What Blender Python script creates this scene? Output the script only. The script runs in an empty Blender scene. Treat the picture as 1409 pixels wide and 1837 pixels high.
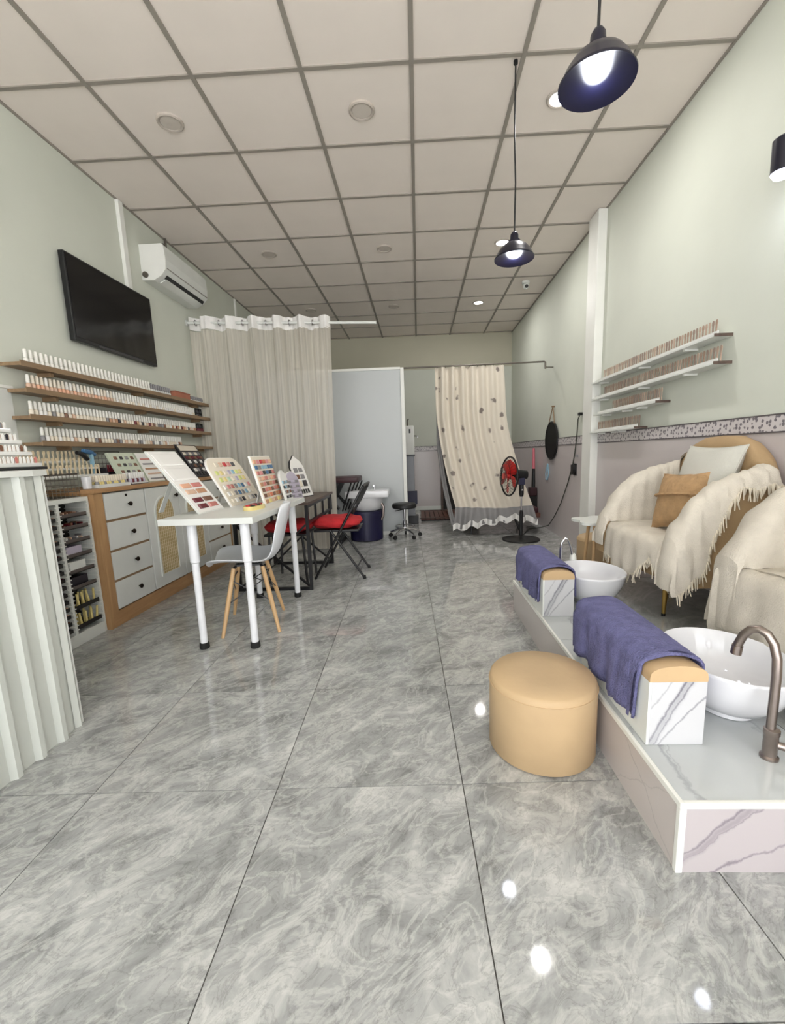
import bpy, bmesh, math, random
from mathutils import Vector, Matrix
random.seed(7)
C = bpy.context.scene.collection
S = bpy.context.scene
PI = math.pi

# ------------------------------------------------------------------ camera
W_, H_ = 1409, 1837
F_, YAW, PITCH, ROLL, CX, CY = 773.52, -0.0382, -0.16, -0.0328, 724.71, 939.46
fw = Vector((math.sin(YAW)*math.cos(PITCH), math.cos(YAW)*math.cos(PITCH), math.sin(PITCH)))
r0 = Vector((math.cos(YAW), -math.sin(YAW), 0)); u0 = r0.cross(fw)
ri = r0*math.cos(ROLL) + u0*math.sin(ROLL); up = u0*math.cos(ROLL) - r0*math.sin(ROLL)
cam = bpy.data.cameras.new('camera'); co = bpy.data.objects.new('camera', cam); C.objects.link(co)
co.matrix_world = Matrix(((ri.x, up.x, -fw.x, 0), (ri.y, up.y, -fw.y, 0), (ri.z, up.z, -fw.z, 1.0575), (0, 0, 0, 1)))
cam.sensor_fit = 'HORIZONTAL'; cam.sensor_width = 36; cam.lens = F_*36/W_
cam.shift_x = (W_/2 - CX)/W_; cam.shift_y = (CY - H_/2)/W_; cam.clip_start = 0.02
S.camera = co
# ------------------------------------------------------------------ world, daylight through the open shop front
w = bpy.data.worlds.new('world'); S.world = w; w.use_nodes = True
bg = w.node_tree.nodes['Background']; bg.inputs[0].default_value = (0.97, 0.98, 1.0, 1); bg.inputs[1].default_value = 2.2
pl = bpy.data.lights.new('shopfront_portal', 'AREA'); pl.shape = 'RECTANGLE'; pl.size = 4.0; pl.size_y = 3.1
pl.cycles.is_portal = True
po = bpy.data.objects.new('shopfront_portal', pl); C.objects.link(po); po.location = (-.315, -1.25, 1.57); po.rotation_euler = (PI/2, 0, 0)
S.view_settings.view_transform = 'Standard'; S.view_settings.look = 'None'
S.view_settings.gamma = 1; S.view_settings.use_curve_mapping = False
S.view_settings.exposure = 1.14
DOWN_W, BULB_W = 6, 1.2
sl = bpy.data.lights.new('sun', 'SUN'); sl.energy = 15.0; sl.angle = .02; sl.color = (1, .985, .97)
so = bpy.data.objects.new('sun', sl); C.objects.link(so)
so.rotation_euler = Vector((-.62, .0, -.78)).to_track_quat('-Z', 'Y').to_euler()

# ------------------------------------------------------------------ materials
def lin(c): return tuple(((v/255)/12.92 if v/255 <= .04045 else ((v/255+.055)/1.055)**2.4) for v in c) + (1,)
def base_mat(name):
    m = bpy.data.materials.new(name); m.use_nodes = True
    return m, m.node_tree, m.node_tree.nodes['Principled BSDF']
def N(t, ty, **kw):
    n = t.nodes.new(ty)
    for k, v in kw.items():
        if k.startswith('i_'): n.inputs[k[2:].replace('_', ' ')].default_value = v
        else: setattr(n, k, v)
    return n
def ramp(t, stops):
    n = t.nodes.new('ShaderNodeValToRGB'); e = n.color_ramp.elements
    while len(e) < len(stops): e.new(.5)
    for x, (p, c) in zip(e, stops): x.position = p; x.color = c
    return n
def M(name, col, rough=.5, metal=0, var=.06, scale=6, bump=0, bscale=60, spec=.5, emit=0, coat=0):
    m, t, b = base_mat(name); L = t.links
    c = lin(col); b.inputs['Roughness'].default_value = rough; b.inputs['Metallic'].default_value = metal
    b.inputs['Specular IOR Level'].default_value = spec; b.inputs['Coat Weight'].default_value = coat
    tc = N(t, 'ShaderNodeTexCoord')
    if var:
        no = N(t, 'ShaderNodeTexNoise', i_Scale=scale, i_Detail=4.0); L.new(tc.outputs['Object'], no.inputs['Vector'])
        d = tuple(max(0, v*(1-var*2)) for v in c[:3]) + (1,); l = tuple(min(1, v*(1+var)) for v in c[:3]) + (1,)
        rp = ramp(t, [(.3, d), (.7, l)]); L.new(no.outputs['Fac'], rp.inputs[0]); L.new(rp.outputs[0], b.inputs['Base Color'])
    else: b.inputs['Base Color'].default_value = c
    if bump:
        n2 = N(t, 'ShaderNodeTexNoise', i_Scale=bscale, i_Detail=3.0); L.new(tc.outputs['Object'], n2.inputs['Vector'])
        bp = N(t, 'ShaderNodeBump', i_Strength=bump, i_Distance=.01); L.new(n2.outputs['Fac'], bp.inputs['Height']); L.new(bp.outputs[0], b.inputs['Normal'])
    if emit:
        b.inputs['Emission Color'].default_value = c; b.inputs['Emission Strength'].default_value = emit
    return m
def rotscale(t, L, src, rot, sc, loc=(0, 0, 0)):
    m1 = N(t, 'ShaderNodeMapping'); m1.inputs['Rotation'].default_value = rot; m1.inputs['Location'].default_value = loc; L.new(src, m1.inputs[0])
    m2 = N(t, 'ShaderNodeMapping'); m2.inputs['Scale'].default_value = sc; L.new(m1.outputs[0], m2.inputs[0]); return m2.outputs[0]
def ridge(t, L, vec, scale, detail, rough, dist, stops):
    n = N(t, 'ShaderNodeTexNoise', i_Scale=scale, i_Detail=detail, i_Roughness=rough, i_Distortion=dist); L.new(vec, n.inputs['Vector'])
    v = N(t, 'ShaderNodeMath', operation='SUBTRACT'); L.new(n.outputs['Fac'], v.inputs[0]); v.inputs[1].default_value = .5
    a = N(t, 'ShaderNodeMath', operation='ABSOLUTE'); L.new(v.outputs[0], a.inputs[0])
    r = ramp(t, stops); L.new(a.outputs[0], r.inputs[0]); return r.outputs[0]
def stone(name, cols, rough, scale=2.2, dist=.7, spec=.5, fine=1.0):
    """grey swirling stone; every tile takes its own cut of the pattern"""
    m, t, b = base_mat(name); L = t.links
    tc = N(t, 'ShaderNodeTexCoord'); oi = N(t, 'ShaderNodeObjectInfo')
    mul = N(t, 'ShaderNodeVectorMath', operation='SCALE'); mul.inputs[0].default_value = (37, 91, 53); L.new(oi.outputs['Random'], mul.inputs['Scale'])
    rs = rotscale(t, L, tc.outputs['Object'], (0, 0, -.75), (1, 1.7, 1))
    ad = N(t, 'ShaderNodeVectorMath'); L.new(rs, ad.inputs[0]); L.new(mul.outputs[0], ad.inputs[1]); vec = ad.outputs[0]
    n1 = N(t, 'ShaderNodeTexNoise', i_Scale=scale, i_Detail=12.0, i_Roughness=.66, i_Distortion=dist); L.new(vec, n1.inputs['Vector'])
    r1 = ramp(t, cols); L.new(n1.outputs['Fac'], r1.inputs[0])
    lightv = ridge(t, L, vec, scale*1.3, 8.0, .6, 1.2, [(0, (1, 1, 1, 1)), (.05, (0, 0, 0, 1))])
    m1 = N(t, 'ShaderNodeMix', data_type='RGBA'); ml = N(t, 'ShaderNodeMath', operation='MULTIPLY'); L.new(lightv, ml.inputs[0]); ml.inputs[1].default_value = .42*fine; L.new(ml.outputs[0], m1.inputs[0])
    L.new(r1.outputs[0], m1.inputs[6]); m1.inputs[7].default_value = lin((224, 224, 218))
    darkv = ridge(t, L, vec, scale*2.1, 7.0, .62, 1.5, [(0, (.55, .54, .53, 1)), (.012, (.8, .8, .8, 1)), (.035, (1, 1, 1, 1))])
    mx = N(t, 'ShaderNodeMix', data_type='RGBA', blend_type='MULTIPLY'); mx.inputs[0].default_value = .75*fine
    L.new(m1.outputs[2], mx.inputs[6]); L.new(darkv, mx.inputs[7]); L.new(mx.outputs[2], b.inputs['Base Color'])
    b.inputs['Roughness'].default_value = rough; b.inputs['Specular IOR Level'].default_value = spec
    return m
def marble(name, basec, veinc, rough=.12, scale=1.6, width=.035, rot=(0, .9, 0), seed=0, sc=(.45, 1, 2.6)):
    m, t, b = base_mat(name); L = t.links
    tc = N(t, 'ShaderNodeTexCoord'); vec = rotscale(t, L, tc.outputs['Object'], rot, sc, (seed, seed*.7, seed*1.3))
    bc, vc = lin(basec), lin(veinc); mid = tuple((x*.55+y*.45) for x, y in zip(bc, vc))
    r = ridge(t, L, vec, scale, 6.0, .55, .35, [(0, mid), (width*.25, vc), (width*.5, mid), (width, bc)])
    cl = N(t, 'ShaderNodeTexNoise', i_Scale=scale*.8, i_Detail=3.0); L.new(vec, cl.inputs['Vector'])
    rc = ramp(t, [(.42, (0, 0, 0, 1)), (.54, (1, 1, 1, 1))]); L.new(cl.outputs['Fac'], rc.inputs[0])
    mx = N(t, 'ShaderNodeMix', data_type='RGBA'); L.new(rc.outputs[0], mx.inputs[0]); mx.inputs[6].default_value = bc; L.new(r, mx.inputs[7]); L.new(mx.outputs[2], b.inputs['Base Color'])
    b.inputs['Roughness'].default_value = rough
    return m
def veined(name, basec, veinc, veins, plane='XZ', rough=.12, wob=.03, cloud=.06):
    """marble with a few placed veins: (direction in degrees, offset, half width, strength)"""
    m, t, b = base_mat(name); L = t.links
    tc = N(t, 'ShaderNodeTexCoord'); sp = N(t, 'ShaderNodeSeparateXYZ'); L.new(tc.outputs['Object'], sp.inputs[0])
    no = N(t, 'ShaderNodeTexNoise', i_Scale=9.0, i_Detail=6.0, i_Roughness=.62); L.new(tc.outputs['Object'], no.inputs['Vector'])
    def ma(op, a, c):
        n = N(t, 'ShaderNodeMath', operation=op)
        for k, v in enumerate((a, c)):
            if isinstance(v, (int, float)): n.inputs[k].default_value = v
            else: L.new(v, n.inputs[k])
        return n.outputs[0]
    w_ = ma('MULTIPLY', ma('SUBTRACT', no.outputs['Fac'], .5), wob*2.2); tot = None
    for ang, off, hw, st in veins:
        a = math.radians(ang); d = ma('ADD', ma('MULTIPLY', sp.outputs[plane[0]], math.sin(a)), ma('MULTIPLY', sp.outputs[plane[1]], -math.cos(a)))
        q = ma('ABSOLUTE', ma('ADD', ma('SUBTRACT', d, off), w_), 0)
        mr = N(t, 'ShaderNodeMapRange'); mr.interpolation_type = 'SMOOTHSTEP'; L.new(q, mr.inputs['Value'])
        mr.inputs['From Min'].default_value = 0; mr.inputs['From Max'].default_value = hw; mr.inputs['To Min'].default_value = st; mr.inputs['To Max'].default_value = 0
        tot = mr.outputs[0] if tot is None else ma('MAXIMUM', tot, mr.outputs[0])
    n3 = N(t, 'ShaderNodeTexNoise', i_Scale=5.0, i_Detail=4.0); L.new(tc.outputs['Object'], n3.inputs['Vector'])
    tot = ma('ADD', ma('MULTIPLY', tot, ma('ADD', ma('MULTIPLY', n3.outputs['Fac'], 1.2), .3)), ma('MULTIPLY', n3.outputs['Fac'], cloud))
    mx = N(t, 'ShaderNodeMix', data_type='RGBA'); L.new(tot, mx.inputs[0]); mx.inputs[6].default_value = lin(basec); mx.inputs[7].default_value = lin(veinc); L.new(mx.outputs[2], b.inputs['Base Color'])
    b.inputs['Roughness'].default_value = rough
    return m
def wood(name, c1, c2, rough=.45, axis='Y', sc=9):
    m, t, b = base_mat(name); L = t.links
    tc = N(t, 'ShaderNodeTexCoord'); mp = N(t, 'ShaderNodeMapping'); L.new(tc.outputs['Object'], mp.inputs[0])
    s = {'X': (.12, 1, 1), 'Y': (1, .12, 1), 'Z': (1, 1, .12)}[axis]; mp.inputs['Scale'].default_value = s
    n = N(t, 'ShaderNodeTexNoise', i_Scale=sc*3, i_Detail=6.0, i_Distortion=.8); L.new(mp.outputs[0], n.inputs['Vector'])
    r = ramp(t, [(.3, lin(c1)), (.7, lin(c2))]); L.new(n.outputs['Fac'], r.inputs[0]); L.new(r.outputs[0], b.inputs['Base Color'])
    b.inputs['Roughness'].default_value = rough
    return m
def sheer(name, col, alpha):
    m = bpy.data.materials.new(name); m.use_nodes = True; t = m.node_tree; t.nodes.clear(); L = t.links
    o = N(t, 'ShaderNodeOutputMaterial'); tr = N(t, 'ShaderNodeBsdfTransparent')
    d = N(t, 'ShaderNodeBsdfDiffuse'); tl = N(t, 'ShaderNodeBsdfTranslucent'); d.inputs[0].default_value = lin(col); tl.inputs[0].default_value = lin(col)
    tc = N(t, 'ShaderNodeTexCoord'); mp = N(t, 'ShaderNodeMapping'); mp.inputs['Scale'].default_value = (60, 10, .4); L.new(tc.outputs['Object'], mp.inputs[0])
    no = N(t, 'ShaderNodeTexNoise', i_Scale=1.0, i_Detail=3.0); L.new(mp.outputs[0], no.inputs['Vector'])
    mr = N(t, 'ShaderNodeMapRange'); mr.inputs['From Min'].default_value = .3; mr.inputs['From Max'].default_value = .7
    mr.inputs['To Min'].default_value = alpha-.12; mr.inputs['To Max'].default_value = alpha+.12; L.new(no.outputs['Fac'], mr.inputs['Value'])
    m1 = N(t, 'ShaderNodeMixShader'); m1.inputs[0].default_value = .35; L.new(d.outputs[0], m1.inputs[1]); L.new(tl.outputs[0], m1.inputs[2])
    m2 = N(t, 'ShaderNodeMixShader'); L.new(mr.outputs[0], m2.inputs[0]); L.new(tr.outputs[0], m2.inputs[1]); L.new(m1.outputs[0], m2.inputs[2]); L.new(m2.outputs[0], o.inputs[0])
    return m
def motif(name, basec, inkc, scale, thr=.2, rough=.3, ax=(1, 1, 1), stripes=False):
    """flat print: scattered little motifs"""
    m, t, b = base_mat(name); L = t.links
    tc = N(t, 'ShaderNodeTexCoord'); mp = N(t, 'ShaderNodeMapping'); mp.inputs['Scale'].default_value = ax; L.new(tc.outputs['Object'], mp.inputs[0])
    vo = N(t, 'ShaderNodeTexVoronoi', i_Scale=scale, i_Randomness=.7); L.new(mp.outputs[0], vo.inputs['Vector'])
    no = N(t, 'ShaderNodeTexNoise', i_Scale=scale*3, i_Detail=3.0); L.new(mp.outputs[0], no.inputs['Vector'])
    ad = N(t, 'ShaderNodeMath', operation='MULTIPLY_ADD'); L.new(no.outputs['Fac'], ad.inputs[0]); ad.inputs[1].default_value = .5; L.new(vo.outputs['Distance'], ad.inputs[2])
    r = ramp(t, [(thr+.18, lin(inkc)), (thr+.26, lin(basec))]); L.new(ad.outputs[0], r.inputs[0]); L.new(r.outputs[0], b.inputs['Base Color'])
    b.inputs['Roughness'].default_value = rough
    return m
g = lambda a: lin((a, a, a))
m_floor = stone('floor_stone', [(.28, lin((124, 124, 123))), (.42, lin((148, 149, 148))), (.54, lin((168, 169, 167))), (.70, lin((196, 196, 193)))], .045, 4.6, fine=.7)
m_plat = stone('platform_stone', [(.25, lin((120, 122, 120))), (.5, lin((146, 148, 146))), (.75, lin((168, 170, 168)))], .1, 1.4, .6, fine=.4)
m_grout = M('grout', (95, 92, 88), .8)
m_ceil = M('ceiling_board', (238, 228, 219), .8, var=.015, scale=3)
m_tee = M('ceiling_tee', (150, 143, 134), .6, var=.02)
m_wall = M('mint_wall_paint', (211, 214, 202), .75, var=.03, scale=1.3)
m_wallb = M('back_wall_paint', (196, 192, 172), .75, var=.03, scale=1.0)
m_wains = M('wall_tile_glaze', (202, 194, 193), .22, var=.025, scale=1.5)
m_trimw = M('white_trim', (232, 232, 226), .45, var=.02)
m_border = motif('border_print', (206, 200, 200), (120, 114, 120), 40, .375)
m_line = M('border_line', (92, 86, 88), .5)
m_white = M('white_laminate', (222, 224, 219), .35, var=.02)
m_whitem = M('white_painted_metal', (236, 237, 240), .3, var=.03, scale=20)
m_flute = M('fluted_white_panel', (204, 207, 200), .4, var=.02)
m_wood = wood('oak_veneer', (170, 130, 88), (192, 154, 110), axis='Z')
m_woody = wood('oak_veneer_long', (164, 124, 84), (186, 146, 104), axis='Y')
m_shelf = wood('walnut_shelf', (124, 100, 74), (150, 124, 94), axis='Y')
m_beech = wood('beech_leg', (196, 158, 112), (212, 176, 130), axis='Z')
m_dwood = wood('dark_table_wood', (70, 56, 50), (98, 80, 70), axis='Y')
m_brown = wood('reddish_brown', (84, 50, 40), (112, 70, 56), axis='X')
m_black = M('black_metal', (20, 20, 22), .35, var=.05)
m_blackp = M('black_plastic', (18, 18, 20), .45, var=.05)
m_screen = M('tv_screen', (4, 4, 6), .12, var=0)
m_rubber = M('black_rubber', (26, 26, 26), .7)
m_chrome = M('chrome', (205, 205, 208), .12, 1, var=.02)
m_steel = M('brushed_steel', (158, 146, 140), .28, 1, var=.05, scale=30)
m_gold = M('brass_leg', (190, 156, 90), .3, 1, var=.05)
m_shell = M('white_shell_plastic', (224, 226, 230), .35, var=.01)
m_red = M('red_cushion_cloth', (190, 36, 42), .85, var=.1, scale=14, bump=.4, bscale=90)
m_maroon = M('dark_maroon_vinyl', (58, 24, 30), .5)
m_navy = M('navy_plastic', (22, 20, 58), .45)
m_ceram = M('white_ceramic', (222, 222, 225), .06, var=.01, coat=.5)
m_velvet = M('tan_velvet', (174, 146, 108), .8, var=.06, scale=5, bump=.15, bscale=120)
m_ottom = M('tan_leatherette', (192, 164, 126), .6, var=.05, scale=5, bump=.06, bscale=40)
m_throw = M('cream_knit', (212, 204, 190), .95, var=.04, scale=16, bump=.4, bscale=190)
m_throw2 = M('beige_knit', (202, 194, 180), .95, var=.04, scale=16, bump=.4, bscale=190)
m_fringe = M('fringe_yarn', (230, 220, 200), .95)
m_pilw = M('white_cushion_cloth', (198, 196, 186), .9, var=.03, bump=.3, bscale=140)
m_pilo = M('camel_plush', (176, 142, 102), .9, var=.1, scale=18, bump=.8, bscale=60)
m_ink = M('dark_print', (52, 54, 58), .8)
m_towel = M('violet_terry', (112, 112, 156), .98, var=.12, scale=26, bump=1.0, bscale=190)
m_tanpad = M('tan_vinyl_pad', (196, 166, 126), .5, var=.05)
m_marb = veined('white_marble', (200, 200, 202), (112, 110, 120), [(60, -.074, .008, .9), (60, -.058, .006, .75), (60, -.066, .022, .4), (48, -.040, .005, .6), (55, -.125, .004, .4)], wob=.022)
m_marbf = veined('white_marble_bold', (184, 176, 177), (116, 108, 118), [(42, -.418, .008, .8), (42, -.405, .020, .5), (40, -.386, .005, .6), (24, -.200, .006, .7), (30, -.05, .010, .7), (38, .15, .012, .6)], wob=.03)
m_marbt = veined('white_marble_top', (196, 200, 200), (146, 146, 152), [(86, -.465, .012, .6), (80, -.36, .006, .4), (95, -.25, .008, .4), (70, -.30, .006, .35)], 'XY', .07, .05, .25)
m_marbs = veined('pale_marble_side', (200, 192, 188), (150, 144, 142), [(20, .42, .006, .5), (24, .36, .012, .5), (32, -.50, .004, .4), (-30, .3, .003, .3)], 'YZ', .2, .03, .15)
m_sheer = sheer('sheer_curtain', (236, 230, 218), .66)
m_header = M('curtain_header', (238, 236, 232), .9)
m_floral = motif('floral_curtain', (212, 203, 188), (128, 118, 112), 5.6, .20, .9)
m_graycl = M('grey_lining_cloth', (140, 138, 138), .9)
m_part = M('partition_panel', (186, 190, 190), .35, var=.015, scale=1.2)
m_off = M('unlit_diffuser', (205, 196, 186), .6, var=.01)
m_ring = M('downlight_ring', (186, 176, 166), .5, var=.01)
m_lit = M('lit_diffuser', (255, 255, 255), .5, var=0, emit=7)
m_bulb = M('lit_bulb', (226, 232, 255), .5, var=0, emit=9)
m_lamp = M('black_lamp_enamel', (10, 10, 30), .3, var=.03)
m_lampin = M('lamp_inside_enamel', (5, 5, 16), .5, var=0, spec=.2)
m_rattan = motif('rattan_weave', (184, 164, 118), (112, 98, 66), 90, .12, .7)
m_acry = M('clear_acrylic', (226, 226, 222), .15)
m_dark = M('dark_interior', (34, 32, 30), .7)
m_tray = M('smoky_tray', (96, 88, 84), .3)
m_taupe = [M('taupe_nail_%s' % n, c, .35, var=0) for n, c in (('warm', (164, 138, 120)), ('cool', (150, 130, 118)), ('pale', (184, 160, 142)))]
m_beige = M('beige_nail', (222, 204, 172), .4, var=.05)
m_wire = M('grey_wire', (110, 104, 96), .4, .6)
m_bcap = M('bottle_white', (238, 236, 228), .35, var=.01)
m_sw = {n: M('nail_' + n, c, .25, var=0) for n, c in dict(cream=(232, 222, 204), pink=(222, 150, 150), rose=(200, 128, 120), red=(190, 40, 48), wine=(104, 34, 44), brown=(120, 84, 66), tan=(186, 140, 108), nude=(214, 180, 156), grey=(140, 138, 140), dark=(48, 44, 50), green=(120, 160, 110), mint=(180, 206, 180), lime=(206, 214, 130), blue=(70, 110, 150), sky=(150, 190, 210), lilac=(188, 180, 196), peach=(232, 178, 148), yellow=(226, 208, 140), black=(20, 20, 22), white=(238, 236, 232), sage=(200, 208, 188), orange=(206, 120, 90)).items()}
m_mirror = M('dark_mirror_glass', (10, 10, 12), .3, var=0, spec=.3)
m_red2 = M('red_fan_plastic', (200, 40, 36), .3)
m_pink = M('pink_plastic', (214, 110, 124), .4)
m_street = M('pavement', (184, 184, 184), .85)

# ------------------------------------------------------------------ mesh helpers
class B:
    def __init__(s): s.bm = bmesh.new(); s.mi = 0
    def _t(s, faces):
        for f in faces: f.material_index = s.mi
    def box(s, a, b, bev=0):
        x0, x1 = sorted((a[0], b[0])); y0, y1 = sorted((a[1], b[1])); z0, z1 = sorted((a[2], b[2]))
        c = ((x0+x1)/2, (y0+y1)/2, (z0+z1)/2)
        r = bmesh.ops.create_cube(s.bm, size=1, matrix=Matrix.Translation(c) @ Matrix.Diagonal((x1-x0, y1-y0, z1-z0, 1)))
        vs = r['verts']; fs = {f for v in vs for f in v.link_faces}; s._t(fs)
        if bev:
            es = {e for v in vs for e in v.link_edges}
            o = bmesh.ops.bevel(s.bm, geom=list(es), offset=bev, segments=2, affect='EDGES', profile=.6); s._t(o['faces'])
        return s
    def cyl(s, p, q, r1, r2=None, n=12, caps=True):
        p, q = Vector(p), Vector(q); d = q-p; L = d.length
        if r2 is None: r2 = r1
        m = Matrix.Translation((p+q)/2) @ d.to_track_quat('Z', 'Y').to_matrix().to_4x4()
        r = bmesh.ops.create_cone(s.bm, cap_ends=caps, segments=n, radius1=r1, radius2=r2, depth=L, matrix=m)
        s._t({f for v in r['verts'] for f in v.link_faces}); return s
    def sph(s, c, r, n=12, sc=(1, 1, 1)):
        o = bmesh.ops.create_uvsphere(s.bm, u_segments=n, v_segments=max(6, n//2+1), radius=r, matrix=Matrix.Translation(c) @ Matrix.Diagonal((*sc, 1)))
        s._t({f for v in o['verts'] for f in v.link_faces}); return s
    def grid(s, rows, closed=False, capu=False):
        V = [[s.bm.verts.new(p) for p in r] for r in rows]; F = []
        for i in range(len(V)-1):
            n = len(V[i])
            for j in range(n if closed else n-1):
                try: F.append(s.bm.faces.new((V[i][j], V[i][(j+1) % n], V[i+1][(j+1) % n], V[i+1][j])))
                except ValueError: pass
        if capu:
            F.append(s.bm.faces.new(V[0][::-1])); F.append(s.bm.faces.new(V[-1]))
        s._t(F); return s
    def lathe(s, c, prof, n=32, sy=1):
        rows = [[(c[0]+r*math.cos(2*PI*k/n), c[1]+sy*r*math.sin(2*PI*k/n), c[2]+z) for k in range(n)] for r, z in prof]
        return s.grid(rows, True, True)
    def tube(s, pts, r, n=8, closed=False):
        P = [Vector(p) for p in pts]; rows = []; m = len(P); ref = None
        for i in range(m):
            a = P[(i-1) % m] if closed else P[max(0, i-1)]; b = P[(i+1) % m] if closed else P[min(m-1, i+1)]
            d = (b-a).normalized()
            if ref is None: ref = d.orthogonal().normalized()
            ref = (ref - d*ref.dot(d)).normalized(); bi = d.cross(ref)
            rr = r[i] if isinstance(r, (list, tuple)) else r
            rows.append([tuple(P[i] + (ref*math.cos(2*PI*k/n) + bi*math.sin(2*PI*k/n))*rr) for k in range(n)])
        if closed: rows.append(rows[0]); return s.grid(rows, True)
        return s.grid(rows, True, True)
    def prism(s, poly, ax, a, b):
        """extrude a polygon; ax = axis of extrusion, poly in the other two axes in order"""
        def P(u, v, t): return {'X': (t, u, v), 'Y': (u, t, v), 'Z': (u, v, t)}[ax]
        return s.grid([[P(u, v, a) for u, v in poly], [P(u, v, b) for u, v in poly]], True, True)
    def tri(s):
        bmesh.ops.triangulate(s.bm, faces=s.bm.faces[:]); return s
BASE = {}
def mesh_of(bb, name, smooth):
    bmesh.ops.recalc_face_normals(bb.bm, faces=bb.bm.faces[:])
    me = bpy.data.meshes.new(name); bb.bm.to_mesh(me); bb.bm.free()
    if smooth:
        me.polygons.foreach_set('use_smooth', [True]*len(me.polygons))
        try: me.set_sharp_from_angle(angle=math.radians(smooth if smooth > 1 else 40))
        except Exception: pass
    return me
def thing(name, label, cat, loc=(0, 0, 0), rz=0, group=None):
    o = bpy.data.objects.new(name, None); C.objects.link(o); o.empty_display_size = .1
    o.location = loc; o.rotation_euler = (0, 0, rz); o['label'] = label; o['category'] = cat
    if group: o['group'] = group
    BASE[o.name] = Vector(loc); return o
def part(name, bb, mats, parent, world=True, smooth=0, label=None, stuff=False):
    if world and parent is not None:
        b = BASE[parent.name]
        bmesh.ops.translate(bb.bm, verts=bb.bm.verts[:], vec=-b)
    me = mesh_of(bb, name, smooth); o = bpy.data.objects.new(name, me); C.objects.link(o)
    for m in (mats if isinstance(mats, (list, tuple)) else [mats]): me.materials.append(m)
    if parent is not None: o.parent = parent; BASE[o.name] = BASE.get(parent.name, Vector((0, 0, 0)))
    if label: o['label'] = label
    if stuff: o['kind'] = 'stuff'
    return o
def struct(name, bb, mats, smooth=0):
    o = part(name, bb, mats, None, smooth=smooth); o['kind'] = 'structure'; BASE[o.name] = Vector((0, 0, 0)); return o
def solo(name, bb, mats, label, cat, group=None, smooth=0):
    vs = bb.bm.verts; x = [v.co.x for v in vs]; y = [v.co.y for v in vs]; z = min(v.co.z for v in vs)
    loc = Vector(((min(x)+max(x))/2, (min(y)+max(y))/2, z)); bmesh.ops.translate(bb.bm, verts=vs[:], vec=-loc)
    o = part(name, bb, mats, None, smooth=smooth); o.location = loc; o['label'] = label; o['category'] = cat
    if group: o['group'] = group
    BASE[o.name] = loc; return o
def copy_part(src, loc, parent=None, mats=None):
    o = src.copy()
    if mats: o.data = src.data.copy(); o.data.materials.clear(); [o.data.materials.append(m) for m in mats]
    C.objects.link(o); o.location = loc; o.parent = parent
    return o
def clip(poly, x0, x1, y0, y1):
    for ax, lim, sg in ((0, x0, 1), (0, x1, -1), (1, y0, 1), (1, y1, -1)):
        out = []
        for i in range(len(poly)):
            a, b = poly[i-1], poly[i]; da, db = sg*(a[ax]-lim), sg*(b[ax]-lim)
            if da >= 0 or db >= 0:
                if (da >= 0) != (db >= 0):
                    t = da/(da-db); out.append(tuple(a[k]+(b[k]-a[k])*t for k in (0, 1)))
                if db >= 0: out.append(b)
        poly = out
        if len(poly) < 3: return []
    return poly
def area(p): return abs(sum(p[i-1][0]*p[i][1]-p[i][0]*p[i-1][1] for i in range(len(p))))/2

# ------------------------------------------------------------------ room shell
XL, XR, YF, YB, ZC = -2.35, 1.72, -1.2, 8.15, 3.13
struct('ground', B().box((-9, -14, -.12), (9, YF, -.03)), m_street)
struct('sky_blocker', B().prism([(YF-2.0, 2.95), (YF-2.0, 2.99), (YF, 3.30), (YF, 3.26)], 'X', XL-1, XR+1), m_white)  # unseen slab added outside to cut steep sky light near the front
fl = struct('floor', B().box((XL, YF, -.06), (XR, YB, -.004)), m_grout)
fx, fy, fa, T = -1.6661, .592, .0297, .6
ca, sa = math.cos(fa), math.sin(fa); full = None; gp = .0016
for i in range(-3, 8):
    for j in range(-4, 14):
        q = [(T*(i+a)+da, T*(j+b)+db) for a, b, da, db in ((0, 0, gp, gp), (1, 0, -gp, gp), (1, 1, -gp, -gp), (0, 1, gp, -gp))]
        p = [(fx+X*ca-Y*sa, fy+X*sa+Y*ca) for X, Y in q]; c = clip(p, XL, XR, YF, YB)
        if len(c) < 3 or area(c) < .002: continue
        cx, cy = fx+T*(i+.5)*ca-T*(j+.5)*sa, fy+T*(i+.5)*sa+T*(j+.5)*ca
        if area(c) > .355 and full: copy_part(full, (cx, cy, 0), fl)
        else:
            o = part('floor_tile', B().prism([(u-cx, v-cy) for u, v in c], 'Z', -.004, 0), m_floor, fl, world=False); o.location = (cx, cy, 0)
            if area(c) > .355: full = o
ce = struct('ceiling', B().box((XL, YF, ZC+.02), (XR, YB, ZC+.08)), m_ceil)
gx, gy = -1.781, 2.6757; full = None
xs = [XL] + [gx+.6*k for k in range(0, 6)] + [XR]; ys = [YF] + [gy+.6*k for k in range(-6, 10) if YF < gy+.6*k < YB-.05] + [YB]
for a, b in zip(xs, xs[1:]):
    for c, d in zip(ys, ys[1:]):
        cx, cy = (a+b)/2, (c+d)/2
        if full and abs(b-a-.6) < 1e-3 and abs(d-c-.6) < 1e-3: copy_part(full, (cx, cy, 0), ce); continue
        o = part('ceiling_panel', B().box((a-cx+.008, c-cy+.008, ZC+.004), (b-cx-.008, d-cy-.008, ZC+.02)), m_ceil, ce, world=False); o.location = (cx, cy, 0)
        if abs(b-a-.6) < 1e-3 and abs(d-c-.6) < 1e-3: full = o
for x in xs[1:-1]: part('grid_bar', B().box((x-.012, YF, ZC-.004), (x+.012, YB, ZC+.02)), m_tee, ce)
for y in ys[1:-1]: part('grid_bar', B().box((XL, y-.012, ZC-.003), (XR, y+.012, ZC+.02)), m_tee, ce)
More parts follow.
